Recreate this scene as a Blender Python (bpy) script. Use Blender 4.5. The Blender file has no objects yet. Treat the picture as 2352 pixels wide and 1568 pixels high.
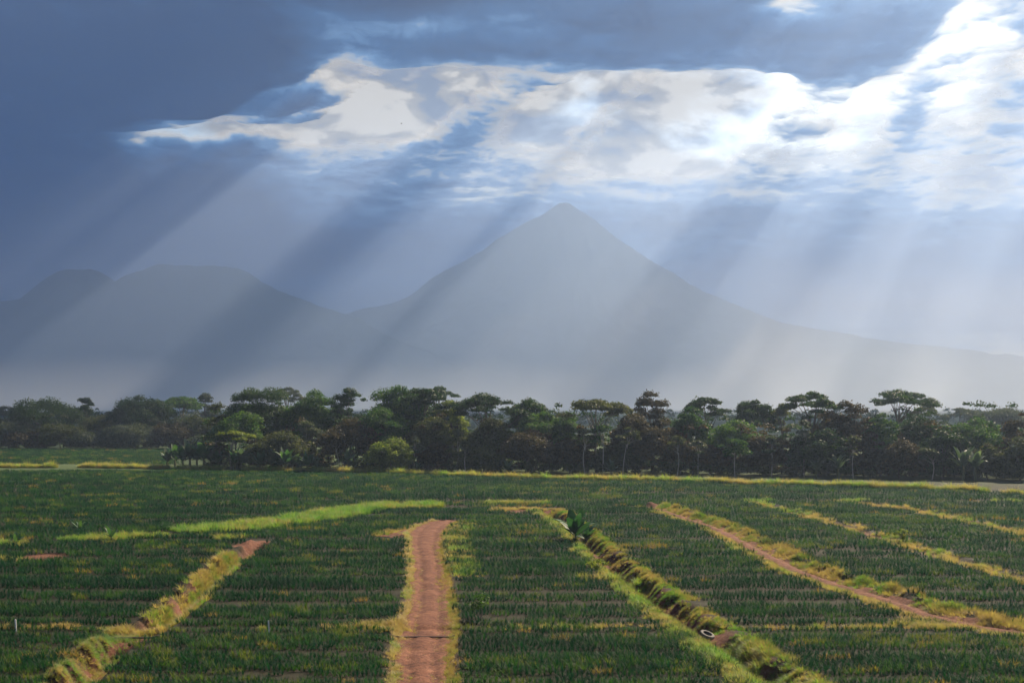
import bpy, math, random
import numpy as np
from mathutils import Vector, Matrix

scene = bpy.context.scene
C = scene.collection
RAD = math.radians

# ------------------------------------------------------------------ camera
CAM_H = 15.0
HZ = 935.0            # row of the horizon in the 2352 px wide picture
cam_data = bpy.data.cameras.new("camera")
cam_data.lens = 45.0
cam_data.sensor_width = 36.0
cam_data.shift_y = (HZ - 784.0) / 2352.0
cam_data.clip_start = 0.5
cam_data.clip_end = 120000.0
cam = bpy.data.objects.new("camera", cam_data)
cam.location = (0, 0, CAM_H)
cam.rotation_euler = (RAD(90), 0, 0)
C.objects.link(cam)
scene.camera = cam
F = 2940.0

# ------------------------------------------------------------------ light
SUN_VEC = Vector((0.722, 1.0, 0.896)).normalized()      # towards the sun
SUN_EL = math.asin(SUN_VEC.z)
SUN_AZ = math.atan2(SUN_VEC.x, SUN_VEC.y)
sun_data = bpy.data.lights.new("sun", 'SUN')
sun_data.energy = 5.0
sun_data.angle = RAD(0.53)
sun_data.color = (1.0, 0.83, 0.61)
sun = bpy.data.objects.new("sun", sun_data)
sun.rotation_euler = (-SUN_VEC).to_track_quat('-Z', 'Y').to_euler()
sun.location = (0, 0, 5000)
C.objects.link(sun)

world = bpy.data.worlds.new("World")
scene.world = world
world.use_nodes = True


def nd(nt, typ, **kw):
    n = nt.nodes.new(typ)
    for k, v in kw.items():
        if k.startswith("i_"):
            key = k[2:]
            n.inputs[int(key) if key.isdigit() else key.replace("_", " ")].default_value = v
        else:
            setattr(n, k, v)
    return n


def ramp(nt, stops, interp='LINEAR'):
    r = nt.nodes.new("ShaderNodeValToRGB")
    r.color_ramp.interpolation = interp
    e = r.color_ramp.elements
    while len(e) < len(stops):
        e.new(0.5)
    for i, (p, c) in enumerate(stops):
        e[i].position = p
        e[i].color = (c[0], c[1], c[2], 1.0) if len(c) == 3 else c
    return r


def mixc(nt, fac, a, b, blend='MIX'):
    m = nt.nodes.new("ShaderNodeMix")
    m.data_type = 'RGBA'
    m.blend_type = blend
    for s, v in ((0, fac), (6, a), (7, b)):
        if isinstance(v, bpy.types.NodeSocket):
            nt.links.new(v, m.inputs[s])
        elif s == 0:
            m.inputs[s].default_value = v
        else:
            m.inputs[s].default_value = (v[0], v[1], v[2], 1.0)
    return m.outputs[2]


def mth(nt, op, a, b=None, c=None, clamp=False):
    m = nt.nodes.new("ShaderNodeMath")
    m.operation = op
    m.use_clamp = clamp
    for i, v in enumerate((a, b, c)):
        if v is None:
            continue
        if isinstance(v, bpy.types.NodeSocket):
            nt.links.new(v, m.inputs[i])
        else:
            m.inputs[i].default_value = v
    return m.outputs[0]


def build_world():
    nt = world.node_tree
    nt.nodes.clear()
    L = nt.links.new
    out = nd(nt, "ShaderNodeOutputWorld")
    bg = nd(nt, "ShaderNodeBackground")
    bg.inputs[1].default_value = 0.11
    sky = nd(nt, "ShaderNodeTexSky")
    sky.sky_type = 'NISHITA'
    sky.sun_disc = False
    sky.sun_elevation = SUN_EL
    sky.sun_rotation = SUN_AZ
    sky.air_density = 1.3
    sky.dust_density = 1.5
    sky.ozone_density = 2.0
    tc = nd(nt, "ShaderNodeTexCoord")
    # high broken cloud all round the sky, seen by direction
    mp = nd(nt, "ShaderNodeMapping")
    mp.inputs["Scale"].default_value = (5.0, 5.0, 12.0)
    mp.inputs["Location"].default_value = (1.3, 0.4, 0.25)
    L(tc.outputs["Generated"], mp.inputs[0])
    n1 = nd(nt, "ShaderNodeTexNoise", i_Scale=1.0, i_Detail=9.0, i_Roughness=0.56, i_Distortion=0.3)
    L(mp.outputs[0], n1.inputs["Vector"])
    cov = ramp(nt, [(0.30, (0, 0, 0)), (0.52, (1, 1, 1))], 'EASE')
    L(n1.outputs[0], cov.inputs[0])
    def billow(loc):
        m_ = nd(nt, "ShaderNodeMapping")
        m_.inputs["Scale"].default_value = (11.0, 11.0, 24.0)
        m_.inputs["Location"].default_value = loc
        L(tc.outputs["Generated"], m_.inputs[0])
        n_ = nd(nt, "ShaderNodeTexNoise", i_Scale=1.0, i_Detail=9.0, i_Roughness=0.55, i_Distortion=0.35)
        L(m_.outputs[0], n_.inputs["Vector"])
        return n_.outputs[0]
    n_a = billow((4.3, 2.4, 7.31))
    n_b = billow((4.3 + 0.30 * SUN_VEC.x, 2.4 + 0.30 * SUN_VEC.y, 7.31 + 0.45 * SUN_VEC.z))
    side = mth(nt, 'ADD', mth(nt, 'MULTIPLY', mth(nt, 'SUBTRACT', n_a, n_b), 2.4), mth(nt, 'MULTIPLY', n_a, 0.9))  # sun side of the cloud billows painted lighter, far side darker
    shade = ramp(nt, [(0.16, (1.2, 1.45, 1.85)), (0.42, (2.0, 2.0, 1.93)), (0.66, (3.4, 3.25, 2.9))], 'EASE')
    L(side, shade.inputs[0])
    c = mixc(nt, cov.outputs[0], sky.outputs[0], shade.outputs[0])
    L(c, bg.inputs[0])
    L(bg.outputs[0], out.inputs[0])


build_world()

scene.view_settings.view_transform = 'Standard'
scene.view_settings.look = 'None'
scene.view_settings.exposure = 1.45
scene.view_settings.gamma = 1.0
scene.view_settings.use_curve_mapping = False
scene.render.engine = 'CYCLES'
cy = scene.cycles
cy.use_denoising = True
cy.max_bounces = 8
cy.diffuse_bounces = 2
cy.glossy_bounces = 2
cy.transmission_bounces = 4
cy.transparent_max_bounces = 12
cy.volume_bounces = 3
cy.caustics_reflective = False
cy.caustics_refractive = False


# ------------------------------------------------------------------ noise + helpers
def _hash(ix, iy, seed):
    h = (ix.astype(np.int64) * 374761393 + iy.astype(np.int64) * 668265263 + seed * 974711) & 0x7fffffff
    h = ((h ^ (h >> 13)) * 1274126177) & 0x7fffffff
    h = (h ^ (h >> 16)) & 0x7fffffff
    return h / float(0x7fffffff)


def vnoise(x, y, seed=0):
    x = np.asarray(x, float); y = np.asarray(y, float)
    x, y = np.broadcast_arrays(x, y)
    ix = np.floor(x); iy = np.floor(y)
    fx = x - ix; fy = y - iy
    fx = fx * fx * fx * (fx * (fx * 6 - 15) + 10); fy = fy * fy * fy * (fy * (fy * 6 - 15) + 10)
    a = _hash(ix, iy, seed); b = _hash(ix + 1, iy, seed)
    c = _hash(ix, iy + 1, seed); d = _hash(ix + 1, iy + 1, seed)
    return (a * (1 - fx) + b * fx) * (1 - fy) + (c * (1 - fx) + d * fx) * fy


def fbm(x, y, octaves=4, seed=0, gain=0.5):
    t = 0.0; amp = 1.0; tot = 0.0
    for i in range(octaves):
        t = t + amp * vnoise(x * 2 ** i + 17.3 * i, y * 2 ** i - 9.1 * i, seed + i)
        tot += amp
        amp *= gain
    return t / tot          # 0..1


def sstep(a, b, x):
    t = np.clip((x - a) / np.where(np.equal(b, a), 1e-6, np.subtract(b, a)), 0, 1)
    return t * t * (3 - 2 * t)


def G(u, v, z=0.0):
    """ground point seen at u, v of the 2352 px wide picture"""
    Y = (CAM_H - z) * F / (v - HZ)
    return ((u - 1176.0) * Y / F, Y)


def mesh_obj(name, verts, faces, mat=None, parent=None, smooth=False, attrs=None):
    me = bpy.data.meshes.new(name)
    verts = np.asarray(verts, dtype=np.float32).reshape(-1, 3)
    if isinstance(faces, np.ndarray):
        k = faces.shape[1]
        me.vertices.add(len(verts)); me.vertices.foreach_set("co", verts.ravel())
        me.loops.add(faces.size); me.loops.foreach_set("vertex_index", faces.astype(np.int32).ravel())
        me.polygons.add(len(faces))
        me.polygons.foreach_set("loop_start", np.arange(0, faces.size, k, dtype=np.int32))
        me.update(calc_edges=True)
    else:
        me.from_pydata([tuple(map(float, v)) for v in verts], [], [tuple(map(int, f)) for f in faces])
        me.update()
    if smooth:
        me.polygons.foreach_set("use_smooth", np.ones(len(me.polygons), dtype=bool))
    for k_, arr in (attrs or {}).items():
        a = me.attributes.new(k_, 'FLOAT', 'POINT')
        a.data.foreach_set("value", np.asarray(arr, dtype=np.float32).ravel())
    if mat is not None:
        me.materials.append(mat)
    o = bpy.data.objects.new(name, me)
    C.objects.link(o)
    if parent is not None:
        o.parent = parent
    return o


def grid_faces(ny, nx):
    i = np.arange(ny * nx).reshape(ny, nx)
    return np.stack([i[:-1, :-1], i[:-1, 1:], i[1:, 1:], i[1:, :-1]], -1).reshape(-1, 4)


def tag(o, label=None, cat=None, group=None, kind=None):
    for k, v in (("label", label), ("category", cat), ("group", group), ("kind", kind)):
        if v:
            o[k] = v
    return o


def new_mat(name):
    m = bpy.data.materials.new(name)
    m.use_nodes = True
    nt = m.node_tree
    nt.nodes.clear()
    return m, nt, nd(nt, "ShaderNodeOutputMaterial")


# ------------------------------------------------------------------ clouds
DECK_H = 1750.0


def cloud_material():
    m, nt, out = new_mat("cloud")
    L = nt.links.new
    at = nd(nt, "ShaderNodeAttribute", attribute_name="thick")
    geo = nd(nt, "ShaderNodeNewGeometry")
    mp = nd(nt, "ShaderNodeMapping")
    mp.inputs["Scale"].default_value = (1 / 420.0, 1 / 420.0, 1 / 420.0)
    L(geo.outputs["Position"], mp.inputs[0])
    n = nd(nt, "ShaderNodeTexNoise", i_Scale=1.0, i_Detail=6.0, i_Roughness=0.6, i_Distortion=0.4)
    L(mp.outputs[0], n.inputs["Vector"])
    t = mth(nt, 'ADD', at.outputs["Fac"], mth(nt, 'MULTIPLY', mth(nt, 'SUBTRACT', n.outputs[0], 0.5), 0.8))
    mp2 = nd(nt, "ShaderNodeMapping")
    mp2.inputs["Scale"].default_value = (1 / 130.0, 1 / 260.0, 1 / 130.0)
    L(geo.outputs["Position"], mp2.inputs[0])
    nb = nd(nt, "ShaderNodeTexNoise", i_Scale=1.0, i_Detail=5.0, i_Roughness=0.65, i_Distortion=0.8)
    L(mp2.outputs[0], nb.inputs["Vector"])
    t = mth(nt, 'ADD', t, mth(nt, 'MULTIPLY', mth(nt, 'SUBTRACT', nb.outputs[0], 0.5), 0.75))
    alpha = nd(nt, "ShaderNodeMapRange", interpolation_type='SMOOTHSTEP')
    alpha.inputs["From Min"].default_value = 0.0
    alpha.inputs["From Max"].default_value = 0.75
    L(t, alpha.inputs[0])
    thin = ramp(nt, [(0.06, (0.58, 0.565, 0.53)), (0.22, (0.42, 0.43, 0.44)), (0.34, (0.27, 0.33, 0.42)), (0.46, (0.075, 0.175, 0.38)), (0.64, (0.016, 0.068, 0.20)), (0.95, (0.003, 0.022, 0.085))])
    L(mth(nt, 'MULTIPLY', t, 0.625), thin.inputs[0])
    tr = nd(nt, "ShaderNodeBsdfTranslucent")
    L(thin.outputs[0], tr.inputs[0])
    df = nd(nt, "ShaderNodeBsdfDiffuse")
    df.inputs[0].default_value = (0.22, 0.26, 0.32, 1)
    mx = nd(nt, "ShaderNodeMixShader")
    mx.inputs[0].default_value = 0.25
    L(tr.outputs[0], mx.inputs[1]); L(df.outputs[0], mx.inputs[2])
    tp = nd(nt, "ShaderNodeBsdfTransparent")
    fin = nd(nt, "ShaderNodeMixShader")
    L(alpha.outputs[0], fin.inputs[0]); L(tp.outputs[0], fin.inputs[1]); L(mx.outputs[0], fin.inputs[2])
    L(fin.outputs[0], out.inputs[0])
    return m


def build_clouds():
    xs = np.concatenate([np.linspace(-24000, -7000, 70)[:-1], np.linspace(-7000, 8000, 360), np.linspace(8000, 26000, 70)[1:]])
    ys = np.concatenate([np.linspace(-6000, 4500, 90)[:-1], np.linspace(4500, 16000, 300), np.linspace(16000, 46000, 70)[1:]])
    X, Y = np.meshgrid(xs, ys)
    Z = DECK_H - CAM_H
    Ys = np.maximum(Y, 300)
    u = 1176 + F * X / Ys
    v = HZ - F * Z / Ys
    inview = sstep(4900, 5700, Y) * sstep(-900, -300, u) * (1 - sstep(2700, 3300, u))
    # cloud sheet out of view, thickened to deepen shade on haze and field
    n = fbm(X / 2600 + 3.1, Y / 2000 + 1.7, 5, 11)
    T = (n - 0.23) * 4.5
    # what the sky in front of the camera holds, laid out on the deck
    wob = (fbm(X / 900, Y / 700, 4, 31) - 0.5) * 90
    def band(pts, uu):
        pts = np.array(pts, float)
        return np.interp(uu, pts[:, 0], pts[:, 1])
    top = band([(-400, 300), (280, 302), (460, 284), (600, 266), (680, 235), (730, 180), (790, 148), (900, 168), (1176, 168), (1300, 182), (1480, 200), (1640, 196), (1760, 212), (1900, 222), (2030, 212), (2090, 170), (2150, 110), (2230, -20), (2400, -120)], u)
    d = (top - v) + wob * 0.45 + (fbm(X / 300 + 8, Y / 300, 4, 133, 0.6) - 0.5) * 34
    near = sstep(-22, 90, d) * 1.1 + sstep(20, 200, d) * 0.25
    # far sheet below the bright gap
    low = band([(-400, 200), (240, 240), (300, 304), (460, 303), (640, 292), (660, 300), (830, 268), (930, 244), (1100, 262), (1300, 300), (1450, 330), (1600, 290), (1760, 300), (1900, 300), (2050, 330), (2150, 420), (2400, 440)], u)
    wob2 = (fbm(X / 330 + 2, Y / 420, 4, 131, 0.6) - 0.5) * 75
    low = low - 42 * sstep(640, 900, u)
    d2 = (v - low) + wob * 0.7 + wob2
    fb = np.interp(u, [0, 700, 1100, 1500, 2352], [1.0, 0.95, 0.78, 0.70, 0.78]) + 0.35 * sstep(420, 520, v)
    far = (0.58 * sstep(-20, 60, d2) + 0.42 * sstep(10, 190, d2)) * (fb + 0.7 * (fbm(X / 1500 + 9, Y / 1900, 4, 57) - 0.45))
    near = near + 0.8 * (fbm(X / 1700 + 4, Y / 620 + 2, 4, 141) - 0.5) * sstep(0.3, 1.0, near)
    fea = np.maximum(near, far)
    # darker roll inside the left of the gap
    fea = np.maximum(fea, 1.2 * np.exp(-(((u - 480) / 300) ** 2 + ((v - 205) / 55) ** 2) ** 2))
    gn = fbm(X / 300 + 5, Y / 420, 5, 43, 0.6)
    gap = 1 - sstep(0.0, 0.4, fea)
    fea = fea + (0.36 + 1.5 * (gn - 0.48) + 0.06 * sstep(1900, 2200, u)) * gap + 0.5 * (gn - 0.5) * (1 - gap)
    fea = fea + 0.9 * (1 - sstep(430, 780, u))
    fea -= 1.15 * np.exp(-((v - (304 - 0.035 * (u - 300) + 0.25 * wob + 0.2 * wob2)) / 13.0) ** 2) * sstep(240, 380, u) * (1 - sstep(660, 780, u)) * (0.3 + 1.2 * gn)
    # a small bright window high on the right
    fea -= (-0.5 + 2.4 * fbm(X / 130, Y / 170, 5, 71, 0.6)) * np.exp(-((u - 1812) / 90) ** 2 - ((v + 8) / 36) ** 2)
    # breaks in the sheet, strung out along the sun's bearing: the shafts come through these
    q = 3300 + (u - 3300) * 2200 / (v + 1700)
    q = q + wob * 0.12
    op = np.clip(sum(band(SHAFTS, q + k) for k in (-24, -14, -5, 5, 14, 24)) / 6 + 0.8 * (fbm(q / 48.0, q * 0 + 0.5, 3, 15) - 0.5) * sstep(-200, 300, q) * (1 - 0.7 * sstep(1750, 2000, q)), 0, 1)
    zone = sstep(140, 195, v + wob * 0.3) * (1 - sstep(285, 350, v + wob * 0.4 - 80 * np.exp(-((q - 1400) / 190) ** 4)))
    fea += (0.18 * (1 - op) ** 2 - 1.2 * op) * zone
    T = T + 0.05 * sstep(2600, 3600, Y) * (1 - inview)
    T = T * (1 - inview) + fea * inview
    # unseen opening cut into the deck so the sun reaches the plantation
    k = DECK_H / SUN_VEC.z
    gx, gy = SUN_VEC.x * k, SUN_VEC.y * k + 200
    hole = np.exp(-(((X - gx) / 330) ** 2 + ((Y - gy) / 420) ** 2) ** 2)
    T = T * (1 - hole) - 0.16 * hole
    T = np.clip(T, -0.6, 1.6)
    ed = np.minimum.reduce([X + 24000, 26000 - X, Y + 6000])
    T = np.where(ed < 1500, T - (1 - ed / 1500) * 2.5, T)
    T = T - 0.7 * sstep(17000, 44000, Y)
    Zc = DECK_H - 50 * np.clip(T, 0, 2) + 40 * (fbm(X / 700, Y / 700, 3, 77) - 0.5)
    o = mesh_obj("clouds", np.stack([X, Y, Zc], -1), grid_faces(len(ys), len(xs)), cloud_material(), smooth=True, attrs={"thick": T})
    tag(o, "broken deck of dark blue-grey rain cloud with bright gaps", None, None, "stuff")


SHAFTS = [(-900, .1), (-300, 0), (100, .3), (200, .7), (280, .1), (400, 0), (450, .9), (560, .8), (640, 1.0), (720, .9), (770, 0), (930, 0), (980, .9), (1090, .9), (1130, .1), (1180, .1),
          (1230, 1.0), (1400, 1.0), (1520, 1.0), (1560, .9), (1590, 0), (1740, 0), (1800, .55), (1870, .4), (1950, .05), (2060, .3), (2140, .12), (2200, .0), (2300, .2), (2500, .1)]
build_clouds()

# ------------------------------------------------------------------ mountains
def mountain_material():
    m, nt, out = new_mat("mountain_forest")
    L = nt.links.new
    geo = nd(nt, "ShaderNodeNewGeometry")
    n = nd(nt, "ShaderNodeTexNoise", i_Scale=0.012, i_Detail=6.0, i_Roughness=0.65)
    L(geo.outputs["Position"], n.inputs["Vector"])
    r = ramp(nt, [(0.3, (0.02, 0.04, 0.018)), (0.55, (0.045, 0.07, 0.03)), (0.75, (0.08, 0.09, 0.045))])
    L(n.outputs[0], r.inputs[0])
    b = nd(nt, "ShaderNodeBsdfDiffuse")
    L(r.outputs[0], b.inputs[0])
    L(b.outputs[0], out.inputs[0])
    return m


def build_mountains():
    mat = mountain_material()
    s = 10500 / F
    cx = (1295 - 1176) * s
    left = np.array([(0, 466), (14, 468), (60, 496), (105, 522), (175, 566), (245, 608), (355, 680), (420, 702), (490, 719), (620, 765), (900, 850), (1450, 935)], float)
    right = np.array([(0, 466), (14, 468), (60, 500), (105, 531), (205, 600), (305, 660), (405, 710), (505, 745), (605, 767), (705, 785), (805, 799), (905, 807), (1057, 828), (1600, 935)], float)
    xs = np.linspace(-4700, 6200, 380); ys = np.linspace(7200, 14000, 220)
    X, Y = np.meshgrid(xs, ys)
    dx, dy = X - cx, Y - 10500
    r = np.hypot(dx, dy * np.where(dy < 0, 2.0, 1.5)); ang = np.arctan2(dy, dx)
    w = 0.5 + 0.5 * np.cos(ang)
    zl = (HZ - np.interp(r / s, left[:, 0], left[:, 1])) * s + 12
    zr = (HZ - np.interp(r / s, right[:, 0], right[:, 1])) * s + 12
    Z = zl * (1 - w) + zr * w
    gul = (fbm(ang * 7 + 50, r / 2600, 3, 5) - 0.5)
    Z = Z + gul * 190 * sstep(150, 900, r) * sstep(10, 300, Z) * np.clip(np.abs(np.sin(ang)), 0.12, 1)
    Z += (fbm(X / 300, Y / 300, 4, 18) - 0.5) * 60 * sstep(5, 200, Z)
    Z += (fbm(X / 60, Y / 60, 3, 8) - 0.5) * 24 * sstep(5, 60, Z)
    edge = np.minimum.reduce([X + 4700, 6200 - X, Y - 7200, 14000 - Y])
    Z = np.where(edge < 250, Z * np.clip(edge / 250, 0, 1), Z) - 3
    o = mesh_obj("mountain", np.stack([X, Y, Z], -1), grid_faces(len(ys), len(xs)), mat, smooth=True)
    tag(o, "tall cone-shaped volcano fading into pale haze", None, None, "structure")
    # lower forested hills to the left
    D = 9000.0
    s = D / F
    pr = np.array([(-900, 790), (-500, 730), (-200, 700), (0, 686), (55, 680), (95, 645), (140, 617), (180, 613), (215, 612), (245, 625), (270, 641), (300, 622), (365, 603), (450, 606), (545, 611), (575, 626), (610, 650), (640, 665), (740, 696), (805, 722), (900, 770), (1050, 830), (1250, 935)], float)
    xs = np.linspace(-7000, 400, 340); ys = np.linspace(7000, 11400, 130)
    X, Y = np.meshgrid(xs, ys)
    bend = (fbm(X / 1500, X * 0, 2, 3) - 0.5) * 500
    P = (HZ - np.interp(1176 + X / s, pr[:, 0], pr[:, 1])) * s
    Z = P * np.exp(-((Y - D - bend * 0) / 800) ** 2)
    Z = Z * (0.9 + 0.25 * fbm(X / 500, Y / 700, 4, 21) * (1 - np.exp(-((Y - D) / 500) ** 2)) + 0.1 * np.exp(-((Y - D) / 500) ** 2))
    Z += (fbm(X / 260, Y / 260, 4, 28) - 0.5) * 55 * sstep(5, 200, Z)
    Z += (fbm(X / 50, Y / 50, 3, 8) - 0.5) * 24 * sstep(5, 60, Z)
    edge = np.minimum.reduce([X + 7000, 400 - X, Y - 7000, 11400 - Y])
    Z = np.where(edge < 300, Z * np.clip(edge / 300, 0, 1), Z) - 3
    o = mesh_obj("mountain", np.stack([X, Y, Z], -1), grid_faces(len(ys), len(xs)), mat, smooth=True)
    tag(o, "low blue forested hills with two humps beside the volcano", None, None, "structure")


build_mountains()

# ------------------------------------------------------------------ layout of the plantation (pixels of the 2352 px picture -> metres)
def PL(pts):
    return np.array([G(u, v) for u, v in pts])


TRACK_LEFT = [(900, 1660), (905, 1568), (908, 1490), (914, 1455), (936, 1400), (945, 1330), (946, 1290), (938, 1252), (938, 1226), (960, 1206), (1000, 1193)]
TRACK_RIGHT = [(1034, 1660), (1032, 1568), (1032, 1490), (1041, 1455), (1038, 1400), (1028, 1330), (1019, 1290), (1015, 1252), (1020, 1226), (1033, 1206), (1058, 1193)]
T_L, T_R = PL(TRACK_LEFT), PL(TRACK_RIGHT)
TRACK_C = (T_L + T_R) / 2
SPUR = PL([(965, 1218), (925, 1230), (885, 1236)])
TRACK_D = PL([(1490, 1163), (1560, 1186), (1650, 1218), (1740, 1268), (1830, 1312), (1930, 1345), (2040, 1378), (2140, 1412), (2230, 1434), (2352, 1452), (2520, 1474)])
TRACK_E = PL([(1735, 1154), (1850, 1185), (1950, 1213), (2050, 1245), (2150, 1276), (2250, 1303), (2352, 1332), (2520, 1372)])
TRACK_F = PL([(1905, 1150), (1965, 1155), (2020, 1161), (2100, 1173), (2200, 1193), (2300, 1216), (2440, 1248)])
DITCH_R = PL([(1255, 1168), (1290, 1190), (1335, 1226), (1395, 1285), (1460, 1335), (1530, 1385), (1600, 1432), (1655, 1470), (1720, 1515), (1800, 1568), (1930, 1655)])
DITCH_L = PL([(605, 1246), (565, 1270), (530, 1297), (480, 1337), (430, 1382), (370, 1428), (310, 1458), (250, 1492), (200, 1540), (150, 1600), (105, 1655)])
LANE_Y = G(1176, 1440)[1]
GREEN_1 = PL([(420, 1224), (560, 1214), (640, 1202), (720, 1190), (790, 1176), (850, 1166), (930, 1163), (1015, 1163)])
GREEN_2 = PL([(140, 1243), (260, 1237), (385, 1231)])
GREEN_3 = PL([(-60, 1254), (60, 1251)])
GREEN_4 = PL([(1115, 1156), (1260, 1157)])
HEDGE = PL([(560, 1082), (850, 1088), (1180, 1096), (1500, 1106), (1700, 1112), (2000, 1121), (2270, 1131)])
HEDGE_B = PL([(2306, 1136), (2480, 1142)])
HEDGE_C = PL([(-120, 1073), (128, 1074)])
HEDGE_D = PL([(186, 1073), (300, 1075), (385, 1076)])
HEDGE_E = PL([(405, 1079), (505, 1080)])
PATCHES = [(1190, 1171, 52, 6), (95, 1283, 56, 12), (565, 1254, 28, 6), (305, 1462, 62, 9), (1990, 1156, 20, 3), (1510, 1164, 26, 4), (390, 1080, 45, 3)]


KW = 0.76


def seg_dist(X, Y, P):
    """distance to a polyline and position along it (metres)"""
    best = np.full(np.shape(X), 1e9); along = np.zeros(np.shape(X)); side = np.zeros(np.shape(X)); acc = 0.0
    for i in range(len(P) - 1):
        a, b = P[i], P[i + 1]
        d = b - a; L = np.hypot(*d)
        t = np.clip(((X - a[0]) * d[0] + (Y - a[1]) * d[1]) / (L * L), 0, 1)
        px, py = X - a[0] - t * d[0], Y - a[1] - t * d[1]
        dd = np.hypot(px, py)
        m = dd < best
        best = np.where(m, dd, best); along = np.where(m, acc + t * L, along)
        side = np.where(m, np.sign(d[0] * py - d[1] * px), side)
        acc += L
    return best / KW, along / KW, side


def x_at(P, Y):
    o = np.argsort(P[:, 1])
    return np.interp(Y, P[o, 1], P[o, 0])


def patch_mask(X, Y):
    m = np.zeros(np.shape(X))
    wob = 0.35 * (fbm(X / 2.0, Y / 3.0, 3, 91) - 0.5)
    for (u, v, ru, rv) in PATCHES:
        cx, cy = G(u, v)
        rx = ru * cy / F
        ry = rv * CAM_H * F / (v - HZ) ** 2
        m = np.maximum(m, 1 - sstep(0.75, 1.05, np.hypot((X - cx) / rx, (Y - cy) / ry) + wob))
    return m


def features(X, Y):
    f = {}
    f['dr'] = seg_dist(X, Y, DITCH_R)
    f['dl'] = seg_dist(X, Y, DITCH_L)
    tc = seg_dist(X, Y, TRACK_C)
    w = np.interp(Y, TRACK_C[:, 1], (T_R - T_L)[:, 0] / 2)
    dx = np.abs(X - x_at(TRACK_C, Y))
    inside = (Y > TRACK_C[0, 1] - 5) & (Y < TRACK_C[-1, 1] + 1)
    f['tc'] = np.where(inside, (dx - w) / KW, 99.0)
    f['sp'] = seg_dist(X, Y, SPUR)[0] - 2.2
    f['td'] = seg_dist(X, Y, TRACK_D)
    f['te'] = seg_dist(X, Y, TRACK_E)
    f['tf'] = seg_dist(X, Y, TRACK_F)
    f['patch'] = patch_mask(X, Y)
    return f


def ground_z(X, Y, f=None):
    f = f or features(X, Y)
    z = 0.5 * (fbm(X / 38.0, Y / 45.0, 3, 41) - 0.5)
    far = sstep(500, 1500, np.hypot(X, Y))
    z = z * (1 - far)
    lump = fbm(X / 1.0 + 3, Y / 1.5, 3, 63) - 0.45
    brk = np.ones(np.shape(X))
    # ditch beside the banana plants: steep banks with slumped turf
    d, al, sd = f['dr']
    slump = sstep(0.28, 0.72, fbm(al / 1.5, d / 4.0, 3, 9))
    dd = d + np.where(sd > 0, 1.1 * slump - 0.4, 0.1 * lump)
    ends = sstep(0, 6, al)
    dam = np.exp(-((Y - G(1626, 1454)[1]) / 2.6) ** 2)
    z = z - 1.0 * (1 - sstep(0.3, 2.3, dd)) * ends * (1 - 0.75 * dam)
    z = z + np.where(sd > 0, 0.22, 0.08) * slump * np.exp(-((d - 2.0) / 1.0) ** 2) * ends
    # ditch on the other side, bridged by a bank of soil
    d, al, sd = f['dl']
    bridge = np.exp(-(((Y - G(310, 1461)[1]) / 2.6) ** 2) ** 2)
    slump = sstep(0.28, 0.72, fbm(al / 2.0, d / 6.0, 3, 19))
    dd = d + np.where(sd < 0, 0.8 * slump - 0.3, 0.0)
    z = z - 1.2 * (1 - sstep(0.2, 1.9, dd)) * sstep(0, 5, al) * (1 - bridge)
    z = z + np.where(sd < 0, 0.55, 0.12) * slump * np.exp(-((d - 1.6) / 0.8) ** 2) * (1 - bridge)
    # verges thrown up beside the tracks
    d, al, sd = f['td']
    z = z - 0.10 * (1 - sstep(1.0, 1.9, d)) + np.where(sd > 0, 1.5, 0.2) * (lump + 0.12) * np.exp(-((d - 3.0) / 1.1) ** 2)
    for k in ('te', 'tf'):
        d, al, sd = f[k]
        z = z + np.where(sd > 0, 0.6, 0.2) * lump * np.exp(-((d - 1.8) / 0.9) ** 2) - 0.15 * np.exp(-(d / 1.0) ** 2)
    z = z - 0.10 * (1 - sstep(-0.2, 0.5, f['tc'])) + 0.35 * (lump + 0.1) * np.exp(-((f['tc'] - 0.8) / 0.6) ** 2)
    z = z - 0.25 * np.exp(-((Y - LANE_Y) / 0.8) ** 2) * (np.abs(X) < 70) * (1 - np.exp(-np.maximum(-f['tc'], 0) * 2))
    z = z - 0.12 * f['patch']
    return z


# ------------------------------------------------------------------ ground
def soil_nodes(nt, scale=1.0):
    geo = nd(nt, "ShaderNodeNewGeometry")
    n = nd(nt, "ShaderNodeTexNoise", i_Scale=0.55 * scale, i_Detail=8.0, i_Roughness=0.65)
    nt.links.new(geo.outputs["Position"], n.inputs["Vector"])
    n2 = nd(nt, "ShaderNodeTexNoise", i_Scale=4.0 * scale, i_Detail=6.0, i_Roughness=0.7)
    nt.links.new(geo.outputs["Position"], n2.inputs["Vector"])
    return geo, n, n2


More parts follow.
